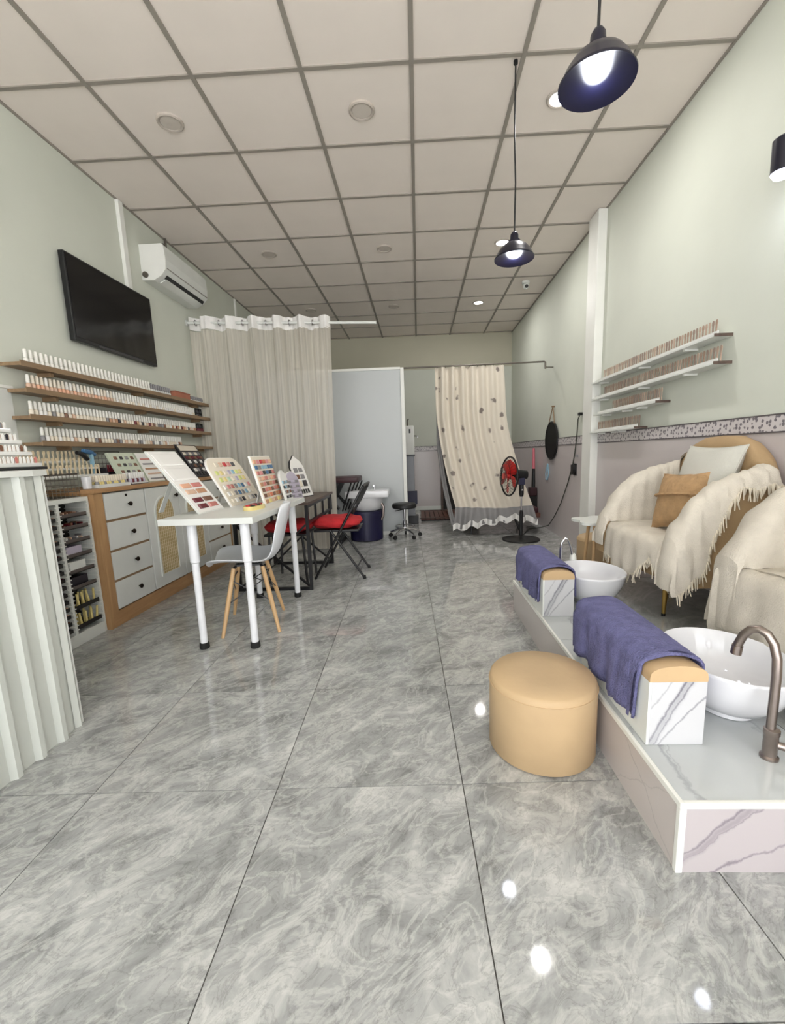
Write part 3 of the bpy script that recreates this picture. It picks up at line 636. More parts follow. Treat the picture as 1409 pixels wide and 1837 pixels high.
def board(name, label, base, along, lean_dir, width, height, lean, outline, bg_mat, edge_mat, rows, cat='sample board', thick=.012, stand=True, bottom=0):
    """display board: base = its lower corner; u runs along `along`, v up the leaning face"""
    u = Vector(along).normalized(); n0 = Vector(lean_dir).normalized()
    v = (Vector((0, 0, 1))*math.cos(lean) + n0*math.sin(lean)).normalized(); nn = u.cross(v)
    if nn.dot(n0) > 0: nn = -nn
    P = lambda a, b, c=0: Vector(base) + u*a + v*b + nn*c
    t = thing(name, label, cat, base, group='nail colour boards')
    w, h = width, height
    if outline == 'round': r = w*.2; pts = [(0, 0), (w, 0)] + [(w-r+r*math.cos(k*PI/12), h-r+r*math.sin(k*PI/12)) for k in range(7)] + [(r-r*math.sin(k*PI/12), h-r+r*math.cos(k*PI/12)) for k in range(7)]
    elif outline == 'gothic': pts = [(0, 0), (w, 0), (w, h*.72), (w*.86, h*.86), (w*.66, h*.93), (w*.5, h), (w*.34, h*.93), (w*.14, h*.86), (0, h*.72)]
    elif outline == 'arch': pts = [(0, 0), (w, 0)] + [(w/2+w/2*math.cos(k*PI/12), h-w/2+w/2*math.sin(k*PI/12)) for k in range(13)]
    else: pts = [(0, 0), (w, 0), (w, h), (0, h)]
    e = .006 if edge_mat is not bg_mat else 0
    bb = B(); bb.grid([[P(a, b, 0) for a, b in pts], [P(a, b, -thick) for a, b in pts]], True, True); part('backing', bb, edge_mat, t)
    cx, cy = w/2, h/2; q = [(cx+(a-cx)*(1-2*e/w), cy+(b-cy)*(1-2*e/h)) for a, b in pts]
    bb = B(); bb.grid([[P(a, b, .0) for a, b in q], [P(a, b, .003) for a, b in q]], True, True); part('face', bb, bg_mat, t)
    for (v0, hh, u0, u1, cnt, gap, cols) in rows:
        ms = sorted(set(cols)); bb = B(); st = (u1-u0)/cnt
        for k in range(cnt):
            bb.mi = ms.index(cols[k % len(cols)]); a, b = u0+st*k+st*gap/2, u0+st*(k+1)-st*gap/2
            r4 = [(a, v0), (b, v0), (b, v0+hh), (a, v0+hh)]; c4 = [(a+.15*(b-a), v0+.1*hh), (b-.15*(b-a), v0+.1*hh), (b-.15*(b-a), v0+.9*hh), (a+.15*(b-a), v0+.9*hh)]
            bb.grid([[P(x, y, .003) for x, y in r4], [P(x, y, .007) for x, y in r4], [P(x, y, .009) for x, y in c4]], True, True)
        part('swatch_row', bb, [m_sw[c] for c in ms], t, stuff=cnt > 1)
    if stand:
        foot = P(w*.5, 0, 0) + n0*(height*math.sin(lean)+.04); foot.z = base[2]
        top = P(w*.5, h*.7, -thick)
        bb = B(); s_ = u*.02; bb.grid([[top-s_, top+s_, top+s_-n0*.004, top-s_-n0*.004], [foot-s_, foot+s_, foot+s_+n0*.006, foot-s_+n0*.006]], True, True); part('easel_leg', bb, edge_mat, t)
    return t
CT, TT, BT = .906, .757, .722
NX = (-1, 0, 0)
board('sample_board', 'sage green card with dark dotted nail rows on the sideboard', (-2.10, 3.01, CT), (0, 1, 0), NX, .28, .25, .42, 'rect', m_sw['sage'], m_sw['sage'], [(.03+.055*k, .022, .03, .27, 4, .5, ['brown', 'dark', 'grey']) for k in range(4)])
board('sample_board', 'pale card with thin horizontal nail strips on the sideboard', (-2.10, 3.31, CT), (0, 1, 0), NX, .21, .25, .42, 'rect', m_sw['white'], m_sw['sage'], [(.02+.042*k, .012, .03, .20, 1, .0, [c]) for k, c in enumerate(['grey', 'nude', 'tan', 'grey', 'rose'])])
board('sample_board', 'small card of green nail dots on the sideboard', (-2.08, 3.535, CT), (0, 1, 0), NX, .15, .12, .5, 'rect', m_sw['white'], m_sw['white'], [(.01+.036*k, .024, .01, .14, 4, .4, ['green', 'dark', 'green', 'mint']) for k in range(3)])
board('sample_board', 'tall black framed board with dark swatch rows at the far sideboard end', (-2.04, 3.93, CT), (0, 1, 0), NX, .37, .36, .55, 'rect', m_sw['dark'], m_black, [(.29, .055, .03, .34, 1, 0, ['cream'])] + [(.02+.044*k, .032, .03, .34, 6, .2, c) for k, c in enumerate([['black', 'dark'], ['white', 'grey', 'dark'], ['dark', 'brown'], ['white', 'dark'], ['wine', 'brown'], ['cream', 'grey']])])
board('sample_board', 'long leaning white board with header cards and red swatches, nearest on the white table', (-1.255, 2.40, TT), (.1, 1, 0), NX, .26, .455, .65, 'rect', m_sw['white'], m_white, [(.345, .085, .02, .24, 1, 0, ['white']), (.235, .09, .02, .24, 1, 0, ['white']), (.18, .03, .03, .23, 2, .15, ['peach', 'rose']), (.135, .03, .03, .23, 2, .15, ['nude', 'tan']), (.075, .03, .03, .23, 2, .15, ['wine', 'brown']), (.03, .03, .03, .23, 2, .15, ['wine', 'rose'])], thick=.009)
board('sample_board', 'cream round cornered board with pastel nail grid, behind the small palette', (-1.195, 2.70, TT), (.06, 1, 0), NX, .46, .36, .50, 'round', m_sw['cream'], m_sw['white'], [(.025, .03, .03, .42, 8, .4, ['cream', 'white', 'grey', 'dark']), (.075, .03, .03, .42, 8, .4, ['white', 'cream', 'grey', 'blue', 'grey', 'sky']), (.125, .03, .03, .42, 8, .4, ['white', 'pink', 'rose', 'grey', 'sky', 'blue']), (.18, .03, .04, .41, 7, .4, ['lime', 'yellow', 'mint', 'cream', 'lilac']), (.23, .03, .04, .41, 7, .4, ['lime', 'yellow', 'cream', 'lilac', 'sky']), (.29, .03, .09, .37, 5, .3, ['cream', 'nude', 'red', 'rose', 'dark'])])
board('sample_board', 'red, brown and blue swatch board on the aisle side of the white table', (-1.00, 2.76, TT), (0, 1, 0), NX, .37, .33, .25, 'rect', m_sw['cream'], m_sw['white'], [(.01+.038*k, .026, .012, .36, 6, .25, c) for k, c in enumerate([['tan', 'yellow', 'nude'], ['brown', 'tan', 'orange'], ['brown', 'rose', 'orange'], ['tan', 'rose', 'brown'], ['nude', 'peach', 'rose'], ['rose', 'pink', 'dark', 'blue', 'dark'], ['blue', 'grey', 'sky', 'sky', 'blue'], ['peach', 'pink', 'red', 'orange', 'pink']])])
board('sample_board', 'white board of grey and dark swatch rows at the far white table corner', (-.955, 3.06, TT), (0, 1, 0), NX, .17, .22, .25, 'arch', m_sw['white'], m_white, [(.01+.036*k, .022, .015, .155, 4, .3, c) for k, c in enumerate([['dark', 'grey'], ['grey', 'brown'], ['dark', 'sky', 'grey'], ['sky', 'grey']])])
board('sample_board', 'narrow arched lilac board with grey strips between table and black outlined board', (-1.06, 3.50, .712), (.3, 1, 0), NX, .20, .24, .2, 'arch', m_sw['lilac'], m_sw['white'], [(.02+.04*k, .02, .02, .18, 3, .2, ['grey', 'lilac', 'grey']) for k in range(4)])
board('sample_board', 'black outlined pointed arch board with paired dark swatches on the black table', (-1.03, 3.70, .712), (.3, 1, 0), (-1, .15, 0), .22, .385, .30, 'gothic', m_sw['white'], m_black, [(.03, .04, .03, .18, 4, .35, ['dark', 'black']), (.095, .055, .03, .10, 1, .1, ['cream']), (.095, .055, .11, .18, 1, .1, ['dark']), (.165, .04, .03, .18, 2, .25, ['brown', 'grey']), (.225, .04, .03, .18, 2, .25, ['grey', 'grey'])])
t = thing('swatch_palette', 'small rounded cream palette with red and black nails on the white table', 'palette', (-1.02, 2.60, TT))
bb = B(); pts = [(.10*math.cos(k*PI/12)*(1 if abs(math.cos(k*PI/12)) > .3 else 1), .055*math.sin(k*PI/12)) for k in range(24)]
bb.grid([[(-1.01+.055*math.sin(k*PI/12), 2.59+.11*math.cos(k*PI/12), TT+zz) for k in range(24)] for zz in (0, .022)], True, True); part('base', bb, m_sw['yellow'], t, smooth=30)
for i in range(2):
    bb = B()
    for j in range(5): bb.mi = j % 3; bb.box((-1.035+.03*i, 2.515+.03*j, TT+.022), (-1.012+.03*i, 2.535+.03*j, TT+.030), .002)
    part('swatch_row', bb, [m_sw[c] for c in (('red', 'wine', 'rose'), ('black', 'red', 'dark'))[i]], t, stuff=True)

# ------------------------------------------------------------------ white table, chair, black table
t = thing('desk', 'white rectangular table with round white legs and black feet', 'table', (-1.125, 2.73, 0))
part('tabletop', B().box((-1.385, 2.20, BT), (-.875, 3.25, TT), .003), m_white, t)
for x in (-1.25, -.955):
    for y in (2.285, 3.165):
        lg = part('leg', B().lathe((x, y, 0), [(.020, .028), (.020, .50), (.026, .505), (.026, BT)], 20), m_whitem, t, smooth=40)
        part('foot', B().lathe((x, y, 0), [(.026, 0), (.028, .004), (.026, .032), (.020, .034)], 20), m_rubber, lg, smooth=40)
        part('mounting_plate', B().lathe((x, y, 0), [(.045, BT-.006), (.045, BT)], 16), m_whitem, lg, smooth=40)
t = thing('shell_chair', 'white plastic shell chair with beech legs tucked under the white table', 'chair', (-1.09, 2.645, 0), .24+PI)
prof = [(.225, .405, .165), (.215, .425, .195), (.16, .437, .22), (.05, .43, .23), (-.06, .422, .232), (-.135, .432, .232), (-.185, .47, .23), (-.215, .54, .225), (-.24, .63, .212), (-.262, .71, .19), (-.275, .765, .155), (-.28, .785, .11)]
rows = []
for k, (fx_, z, hw) in enumerate(prof):
    r = []; q = max(0, min(1, (k-3)/5))
    for j in range(15):
        a = (j-7)/7; lift = abs(a)**2.4
        r.append((fx_ + lift*.055*q, hw*a, z + lift*.045*(1-q)))
    rows.append(r)
sh = part('shell', B().grid(rows), m_shell, t, False, 80)
md = sh.modifiers.new('thick', 'SOLIDIFY'); md.thickness = .010; md.offset = -1; md = sh.modifiers.new('sub', 'SUBSURF'); md.levels = 1; md.render_levels = 2
for sx in (1, -1):
    for sy in (1, -1):
        part('leg', B().tube([(sx*.085, sy*.10, .40), (sx*.125, sy*.15, .2), (sx*.165, sy*.20, 0)], [.013, .0145, .010], 12), m_beech, t, False, 50)
bb = B()
for sx in (1, -1): bb.tube([(sx*.10, -.12, .33), (sx*.10, .12, .33)], .005, 6); bb.tube([(.13, sx*.155, .19), (-.10, sx*.12, .33)], .0035, 6); bb.tube([(-.13, sx*.155, .19), (.10, sx*.12, .33)], .0035, 6); bb.tube([(sx*.13, -.155, .19), (sx*.10, .12, .34)], .0035, 6)
for sx in (1, -1):
    for sy in (1, -1): bb.tube([(sx*.085, sy*.10, .40), (sx*.06, sy*.07, .418)], .008, 6)
part('wire_brace', bb, m_black, t, False, 50)
part('seat_mount', B().box((-.08, -.09, .405), (.08, .09, .417)), m_black, t, False)

BX0, BX1, BY0, BY1 = -1.50, -.875, 3.30, 4.28
t = thing('work_table', 'dark wood table on a black frame behind the white table', 'table', (-1.19, 3.8, 0))
part('tabletop', B().box((BX0-.01, BY0, .69), (BX1+.01, BY1, .711), .002), m_dwood, t)
def bar(a, b, r=.0125): return B().box([min(p, q)-r for p, q in zip(a, b)], [max(p, q)+r for p, q in zip(a, b)])
for y in (BY0+.03, BY1-.09):
    for x in (BX0+.03, BX1-.012): part('leg', bar((x, y, .0125), (x, y, .677)), m_black, t)
    part('foot_bar', bar((BX0+.055, y, .0126), (BX1-.038, y, .0126)), m_black, t)
    part('cross_brace', B().tube([(BX0+.04, y, .03), (BX1-.03, y, .53)], .011, 4), m_black, t)
    part('cross_brace', B().tube([(BX1-.03, y+.012, .03), (BX0+.04, y+.012, .53)], .011, 4), m_black, t)
for x in (BX0+.03, BX1-.012):
    part('side_rail', bar((x, BY0+.056, .545), (x, BY1-.115, .545), .010), m_black, t)
    part('side_rail', bar((x, BY0+.056, .675), (x, BY1-.115, .675), .010), m_black, t)
    for y in (3.62, 3.9): part('rail_post', bar((x, y, .558), (x, y, .664), .009), m_black, t)
    part('end_post', bar((x, BY1-.02, .545), (x, BY1-.02, .677), .011), m_black, t)

def folding_chair(label, loc, rz):
    """local: faces -x; back at +x"""
    t = thing('folding_chair', label, 'chair', loc, rz)
    for s_ in (-1, 1):
        part('back_post', B().tube([(-.20, s_*.20, .011), (.02, s_*.20, .40), (.16, s_*.20, .64), (.25, s_*.195, .80)], .011, 8), m_black, t, False, 50)
        part('leg', B().tube([(.225, s_*.175, .011), (-.05, s_*.175, .43)], .011, 8), m_black, t, False, 50)
        part('foot_cap', B().cyl((.228, s_*.175, .0), (.222, s_*.175, .03), .014), m_rubber, t, False, 40)
    part('seat_pan', B().box((-.20, -.165, .415), (.19, .165, .435), .006), m_black, t, False)
    part('top_rail', B().tube([(.25, -.195, .80), (.265, -.1, .815), (.268, 0, .817), (.265, .1, .815), (.25, .195, .80)], .013, 8), m_black, t, False, 50)
    part('backrest', B().grid([[(.17+.02*math.cos(k*PI/2/4), .187*k/4, .66) for k in range(-4, 5)], [(.24+.02*math.cos(k*PI/2/4), .187*k/4, .79) for k in range(-4, 5)], [(.25+.02*math.cos(k*PI/2/4), .187*k/4, .785) for k in range(-4, 5)], [(.18+.02*math.cos(k*PI/2/4), .187*k/4, .655) for k in range(-4, 5)]], False), m_black, t, False, 60)
    for x, z in ((-.14, .112), (.165, .10)): part('stretcher', B().tube([(x, -.17, z), (x, .17, z)], .007, 6), m_black, t, False, 50)
    return t
def cushion(name, c, hx, hy, hz, mat, label, cat, group=None, n=18, pw=3.0, wob=.008, rz=0):
    bb = B(); rows = []
    for i in range(n+1):
        ph = -PI/2+PI*i/n; r = []
        for k in range(36):
            th = 2*PI*k/36; cs, sn = math.cos(th), math.sin(th); q = (abs(cs)**pw+abs(sn)**pw)**(-1/pw)
            rr = math.cos(ph)**.55*(1+wob*3*math.sin(7*th)); r.append((c[0]+hx*q*cs*rr, c[1]+hy*q*sn*rr, c[2]+hz*math.sin(ph)+wob*math.sin(5*th+i)*math.cos(ph)))
        rows.append(r)
    bb.grid(rows[1:-1], True, True)
    return solo(name, bb, mat, label, cat, group, 80)
folding_chair('black folding chair with red cushion on the aisle side of the dark table', (-.72, 3.79, 0), 0)
cushion('seat_cushion', (-.735, 3.79, .487), .215, .205, .050, m_red, 'red round cornered cushion on the aisle side folding chair', 'cushion', 'red seat cushions')
t = thing('low_stool', 'backless black stool with red cushion pushed under the dark table', 'stool', (-1.13, 3.68, 0))
part('seat_pan', B().box((-1.31, 3.50, .41), (-.95, 3.86, .43), .006), m_black, t)
for x in (-1.29, -.97):
    for y in (3.52, 3.84): part('leg', B().cyl((x, y, 0), (x+.02*(1 if x < -1.1 else -1), y, .41), .011, None, 8), m_black, t, smooth=40)
    part('stretcher', B().cyl((x, 3.52, .13), (x, 3.84, .13), .007, None, 6), m_black, t, smooth=40)
cushion('seat_cushion', (-1.13, 3.68, .478), .205, .195, .048, m_red, 'red cushion glimpsed under the dark table', 'cushion', 'red seat cushions')

# ------------------------------------------------------------------ fluted reception counter with nail display
t = thing('reception_counter', 'white fluted reception counter in the left foreground', 'counter', (-1.7, 1.1, 0))
part('body', B().box((-2.1, .2, 0), (-1.425, 1.60, 1.02)), m_white, t)
path = [(-1.418, .20+.02*k) for k in range(66)] + [(-1.418-.06*(1-math.cos(a*PI/2/6)), 1.50+.12*math.sin(a*PI/2/6)) for a in range(1, 7)] + [(-1.53-.05*k, 1.622) for k in range(10)]
# sheet with its raised flutes built as separate ribs
part('backing_sheet', B().grid([[(x, y, z) for z in (0, 1.02)] for x, y in path]), m_flute, t, smooth=50)
def rib(p, nrm, w=.043, dp=.02):
    tn = Vector((-nrm[1], nrm[0])); nr = Vector(nrm); p = Vector(p)
    a = [p-tn*w/2, p-tn*(w/2-.012)+nr*dp, p+tn*(w/2-.012)+nr*dp, p+tn*w/2]
    return B().prism([(q.x, q.y) for q in a], 'Z', 0, 1.022)
yy = 1.48
while yy > .22: part('flute', rib((-1.419, yy), (1, 0)), m_flute, t); yy -= .0975
part('flute', rib((-1.432, 1.568), (.85, .52)), m_flute, t); part('flute', rib((-1.52, 1.623), (0, 1)), m_flute, t)
part('countertop', B().prism([(-2.15, .18), (-1.392, .18), (-1.392, 1.52), (-1.41, 1.60), (-1.46, 1.645), (-2.15, 1.645)], 'Z', 1.022, 1.044), m_white, t)
t = thing('nail_display', 'tiered white display of patterned nail tips on the reception counter', 'display', (-1.53, 1.3, 1.045))
part('base', B().box((-1.66, .95, 1.045), (-1.45, 1.655, 1.056), .003), m_black, t)
for q in range(6):
    x0, z0 = -1.468-.022*q, 1.058+.043*q
    part('tier', B().box((x0-.03, .96+.005*q, z0-.002), (x0+.006, 1.645-.012*q, z0+.012), .002), m_acry, t)
    for c, s0 in (('white', 0), ('nude', 1)):
        bb = B(); yv = 1.63-.012*q-.008*s0; k = 0
        while yv > 1.0:
            bb.mi = (0 if (k*7+q*3) % 5 else 1) if q < 3 else (0 if (k+q) % 4 else 1)
            bb.prism([(yv-.006, z0+.010), (yv+.002, z0+.010), (yv+.003, z0+.030), (yv-.002, z0+.036), (yv-.007, z0+.030)], 'X', x0-.004-.006*s0, x0-.001-.006*s0); yv -= .016; k += 1
        part('nail_tip', bb, [m_sw[c], m_sw[('rose', 'brown', 'dark', 'grey', 'nude', 'grey')[q]]], t, stuff=True)
part('back_panel', B().box((-1.64, .96, 1.056), (-1.632, 1.56, 1.33)), m_acry, t)
solo('small_frame', B().box((-1.632, 1.50, 1.29), (-1.612, 1.575, 1.35), .004), m_sw['grey'], 'small grey frame at the top of the tiered nail display', 'frame')

# ------------------------------------------------------------------ sheer curtain and rod
t = thing('curtain_rod', 'white curtain rod reaching from the left wall over the sheer curtain', 'rod', (-1.4, 4.72, 2.44))
part('pole', B().cyl((XL, 4.64, 2.462), (-.41, 4.76, 2.42), .014), m_white, t, smooth=40)
part('wall_flange', B().cyl((XL, 4.64, 2.462), (XL+.012, 4.641, 2.462), .032), m_white, t, smooth=40)
part('end_cap', B().cyl((-.412, 4.76, 2.42), (-.40, 4.761, 2.42), .017), m_white, t, smooth=40)
t = thing('sheer_curtain', 'long translucent white eyelet curtain hanging behind the sample boards', 'curtain', (-1.6, 4.68, .02))
def cur(x, z):
    k = (x+2.32)/1.44; yb = 4.642+.062*(x-XL); f = max(0, 1-(2.5-z)/2.4)
    return yb + .05*math.sin(k*6*2*PI)*(1 if z > 2.3 else .55) + .012*math.sin(k*71+z*2) + .01*math.sin(k*133)
def cx_(x, z): return x - .05*(max(0, 2.4-z)/2.4)*((x+2.32)/1.44)
NXc = 150
xsq = [-2.32+1.44*k/NXc for k in range(NXc+1)]
zz = [2.385, 2.2, 1.9, 1.5, 1.1, .7, .35, .03]
part('fabric', B().grid([[(cx_(x, z), cur(x, z), z) for x in xsq] for z in zz]), m_sheer, t, smooth=80)
part('header', B().grid([[(x, cur(x, 2.45), z - .018*(x+2.32)) for x in xsq] for z in (2.395, 2.44, 2.49, 2.52)]), m_header, t, smooth=80)
for k in range(12):
    x = -2.32+1.44*(k+.5)/12; yv = 4.642+.062*(x-XL); zc = 2.462-.0216*(x-XL)
    part('eyelet', B().tube([(x, yv+.026*math.cos(a*PI/8), zc+.026*math.sin(a*PI/8)) for a in range(16)], .005, 6, True), m_chrome, t, smooth=60)

# ------------------------------------------------------------------ partition, back rod, floral curtain
t = thing('partition', 'tall white partition panel screening the back left of the room', 'partition', (-1.25, 5.67, 0))
part('panel', B().box((XL+.002, 5.66, .05), (-.20, 5.685, 2.11)), m_part, t)
part('edge_post', B().box((-.20, 5.645, 0), (-.155, 5.70, 2.13), .004), m_trimw, t)
part('top_rail', B().box((XL+.002, 5.65, 2.11), (-.20, 5.695, 2.14), .003), m_trimw, t)
part('bottom_rail', B().box((XL+.002, 5.65, 0), (-.20, 5.695, .05), .003), m_trimw, t)
t = thing('shower_rod', 'thin grey steel rod from partition to the right wall', 'rod', (.7, 5.67, 2.1))
part('pole', B().cyl((-.17, 5.672, 2.125), (1.60, 5.672, 2.135), .010), m_wire, t, smooth=40)
part('elbow', B().tube([(1.595, 5.672, 2.135), (1.612, 5.672, 2.13), (1.614, 5.672, 2.05)], .011, 8), m_wire, t, smooth=60)
part('wall_bracket', B().cyl((1.612, 5.672, 2.07), (1.722, 5.70, 2.07), .007), m_wire, t, smooth=40)
t = thing('floral_curtain', 'cream curtain printed with small flowers, swept sideways over the cot', 'curtain', (.8, 5.65, .2))
def fcur(u, v):
    """u across 0..1, v down 0..1"""
    xl = .236 + .02*v + .32*max(0, v-.25)**1.6; xr = 1.10 + .10*v + .42*max(0, v-.35)**1.4
    x = xl+(xr-xl)*u; z = 2.115 - v*(1.745 + .05*u - .12*max(0, u-.6))
    y = 5.672 - .38*max(0, v-.35)**1.5 + .026*math.sin(u*2*PI*7+v*1.5)*(1-.55*v) + .010*math.sin(u*41+2*v)
    return (x, y, z)
part('fabric', B().grid([[fcur(k/110, v/26) for k in range(111)] for v in range(27)]), m_floral, t, smooth=80)
# lower skirt falls from the cot edge to the floor in crumpled folds
def fskirt(u, v):
    x, y, z = fcur(u, 1); zb = .085 + .16*u - .10*max(0, u-.75)/.25
    return (x-.04*v+.10*v*u, y-.05*v+.02*math.sin(u*60)*v - .03*v*(1-v), z+(zb-z)*v + .012*math.sin(u*38)*v)
part('skirt', B().grid([[fskirt(k/110, v/7) for k in range(111)] for v in range(8)]), m_graycl, t, smooth=80, label='greyish mauve lining below the cot edge')
part('hem', B().grid([[(lambda p: (p[0]+.006*math.sin(k*.5), p[1]-.012-.014*math.sin(k*.45), p[2]+dz+.012*math.sin(k*.33)))(fskirt(k/110, 1)) for k in range(111)] for dz in (.06, .03, 0, -.015)]), m_header, t, smooth=80)
# left grey inner layer
part('lining', B().grid([[(.25+.30*max(0, v/16-.3)**1.5+.06*k/10-.02*(v/16), 5.73-.45*max(0, v/16-.4)**1.4+.01*math.sin(k*1.3), 1.72-1.60*v/16) for k in range(11)] for v in range(17)]), m_graycl, t, smooth=80)
for k in range(9): part('hook', B().tube([(.27+.10*k, 5.672+.016*math.cos(a*PI/5), 2.122+.016*math.sin(a*PI/5)) for a in range(10)], .0025, 5, True), m_wire, t, smooth=60)
t = thing('cot', 'low dark maroon cot with slanted legs under the floral curtain', 'bed', (1.05, 5.95, 0))
part('mattress', B().box((.62, 5.52, .26), (1.52, 6.6, .33), .02), m_maroon, t, smooth=40)
part('frame', B().box((.60, 5.50, .20), (1.54, 6.62, .26), .004), m_brown, t)
for x, y, dx in ((.68, 5.55, -.02), (1.22, 5.55, .08), (.68, 6.5, -.02), (1.45, 6.5, .06)): part('leg', B().tube([(x, y, .20), (x+dx, y-.02, 0)], .014, 8), m_black, t, smooth=50)
t = thing('floor_mat', 'reddish brown slatted floor mat by the dark doorway', 'mat', (.38, 7.2, 0))
part('underlay', B().box((.02, 6.75, 0), (.62, 7.75, .02)), m_dark, t)
for k in range(8): part('slat', B().box((.02+.076*k, 6.74, .02), (.086+.076*k, 7.76, .038), .004), m_brown, t)
for y in (6.79, 7.71): part('end_strip', B().box((.0, y-.02, .038), (.64, y+.02, .048), .004), m_dwood, t)

# ------------------------------------------------------------------ shampoo corner
t = thing('shampoo_basin', 'white shampoo basin on a navy tub in front of the partition', 'basin', (-.66, 5.4, 0))
part('tub', B().lathe((-.68, 5.40, 0), [(.19, 0), (.205, .01), (.215, .34), (.21, .37), (.15, .375)], 32), m_navy, t, smooth=50)
part('bowl', B().lathe((-.66, 5.38, 0), [(.12, .37), (.17, .39), (.20, .47), (.215, .545), (.15, .55), (.02, .47)], 32), m_ceram, t, smooth=60)
part('rim_slab', B().box((-.90, 5.16, .545), (-.37, 5.60, .635), .02), m_ceram, t, smooth=50)
part('drain_arm', B().tube([(-.50, 5.34, .50), (-.45, 5.33, .42), (-.46, 5.33, .30), (-.50, 5.34, .24)], .018, 8), m_steel, t, smooth=60)
part('tap', B().tube([(-.58, 5.55, .63), (-.58, 5.55, .665), (-.58, 5.50, .67)], .010, 8), m_chrome, t, smooth=60)
t = thing('shampoo_chair', 'black reclining shampoo chair with maroon headrest beside the basin', 'chair', (-1.15, 5.3, 0))
part('seat', B().box((-1.75, 5.05, .36), (-1.15, 5.55, .46), .03), m_blackp, t, smooth=40)
part('backrest', B().prism([(-1.22, .42), (-1.12, .42), (-.93, .76), (-1.02, .80)], 'Y', 5.06, 5.54), m_blackp, t)
part('headrest', B().box((-1.07, 5.05, .745), (-.72, 5.50, .81), .02), m_maroon, t, smooth=40, label='dark maroon padded headrest')
for y in (5.03, 5.53): part('armrest', B().tube([(-1.7, y, .62), (-1.3, y, .63), (-1.08, y, .60), (-.95, y, .44)], .018, 8), m_black, t, smooth=60)
for k in range(4): part('back_strut', B().tube([(-.80+.03*k, 5.10+.1*k, .75), (-.93+.02*k, 5.12+.1*k, .40)], .010, 6), m_black, t, smooth=50)
part('base', B().box((-1.7, 5.10, 0), (-.95, 5.50, .05), .01), m_black, t)
part('pedestal', B().box((-1.55, 5.18, .05), (-1.15, 5.42, .36)), m_black, t)
t = thing('rolling_stool', 'round black salon stool on chrome wheeled base by the partition edge', 'stool', (-.195, 5.45, 0))
sx_, sy_ = -.195, 5.45
part('seat', B().lathe((sx_, sy_, 0), [(.02, .375), (.14, .378), (.155, .39), (.155, .425), (.14, .44), (.001, .443)], 32), m_blackp, t, smooth=50)
part('gas_column', B().lathe((sx_, sy_, 0), [(.024, .09), (.024, .22), (.014, .225), (.014, .376)], 16), m_chrome, t, smooth=40)
part('lever', B().tube([(sx_, sy_, .365), (sx_-.12, sy_-.02, .345)], .006, 6), m_black, t, smooth=50)
part('foot_ring', B().tube([(sx_+.125*math.cos(a*PI/12), sy_+.125*math.sin(a*PI/12), .15) for a in range(24)], .007, 8, True), m_chrome, t, smooth=60)
for k in range(5):
    a = 2*PI*k/5+.3; cx0, cy0 = sx_+.2*math.cos(a), sy_+.2*math.sin(a)
    lg = part('base_arm', B().tube([(sx_, sy_, .11), (sx_+.1*math.cos(a), sy_+.1*math.sin(a), .10), (cx0, cy0, .065)], [.018, .015, .011], 8), m_chrome, t, smooth=60)
    part('caster', B().cyl((cx0-.012*math.sin(a), cy0+.012*math.cos(a), .026), (cx0+.012*math.sin(a), cy0-.012*math.cos(a), .026), .026, None, 14), m_rubber, lg, smooth=40)
t = thing('water_heater', 'narrow grey tower with white head box behind the partition edge', 'appliance', (-.11, 6.6, 0))
part('column', B().box((-.175, 6.55, .12), (-.065, 6.70, 1.03), .006), M('grey_tower', (150, 152, 158), .4), t)
part('head_box', B().box((-.185, 6.53, 1.04), (-.055, 6.70, 1.47), .01), m_trimw, t)
part('collar', B().box((-.19, 6.52, 1.02), (-.05, 6.70, 1.045)), m_black, t)
part('label_plate', B().box((-.13, 6.526, 1.36), (-.105, 6.532, 1.42)), m_black, t)
part('spout', B().tube([(-.055, 6.56, 1.32), (-.01, 6.55, 1.32), (.0, 6.55, 1.29)], .010, 8), m_chrome, t, smooth=60)
part('top_pipe', B().tube([(-.15, 6.6, 1.47), (-.15, 6.6, 1.55), (-.13, 6.6, 1.57)], .010, 8), m_wire, t, smooth=60)
part('storage_bin', B().box((-.18, 6.50, .30), (-.03, 6.60, .50), .008), m_navy, t)
part('base', B().box((-.185, 6.50, 0), (-.02, 6.70, .12), .006), m_black, t)

# ------------------------------------------------------------------ fan, mirror, cable, broom
t = thing('pedestal_fan', 'black pedestal fan with red blades turned to the left', 'fan', (1.20, 5.10, 0))
fxp, fyp = 1.20, 5.10
part('base', B().lathe((fxp, fyp, 0), [(.215, 0), (.22, .008), (.215, .018), (.12, .03), (.05, .045), (.03, .06)], 36), m_blackp, t, smooth=50)
part('pole', B().lathe((fxp, fyp, 0), [(.022, .05), (.022, .34), (.017, .345), (.017, .36)], 16), m_black, t, smooth=40)
part('inner_pole', B().lathe((fxp, fyp, 0), [(.010, .355), (.010, .56)], 14), m_chrome, t, smooth=40)
part('neck', B().lathe((fxp, fyp, 0), [(.02, .52), (.028, .55), (.028, .66), (.022, .70), (.03, .72)], 16), m_blackp, t, smooth=50)
part('height_knob', B().sph((fxp, fyp-.03, .60), .014, 10), m_chrome, t, smooth=80)
hc = Vector((1.04, 5.03, .765)); nd = Vector((-.97, -.22, .05)).normalized(); ea = nd.orthogonal().normalized(); eb = nd.cross(ea)
mot = Vector((fxp, fyp, .775))
part('motor', B().cyl(mot+nd*.10, mot-nd*.06, .065, .05, 20), m_blackp, t, smooth=50)
part('control_box', B().box((fxp-.04, fyp-.05, .66), (fxp+.03, fyp+.03, .74), .008), m_navy, t)
part('shaft', B().cyl(mot+nd*.09, hc, .012), m_chrome, t, smooth=40)
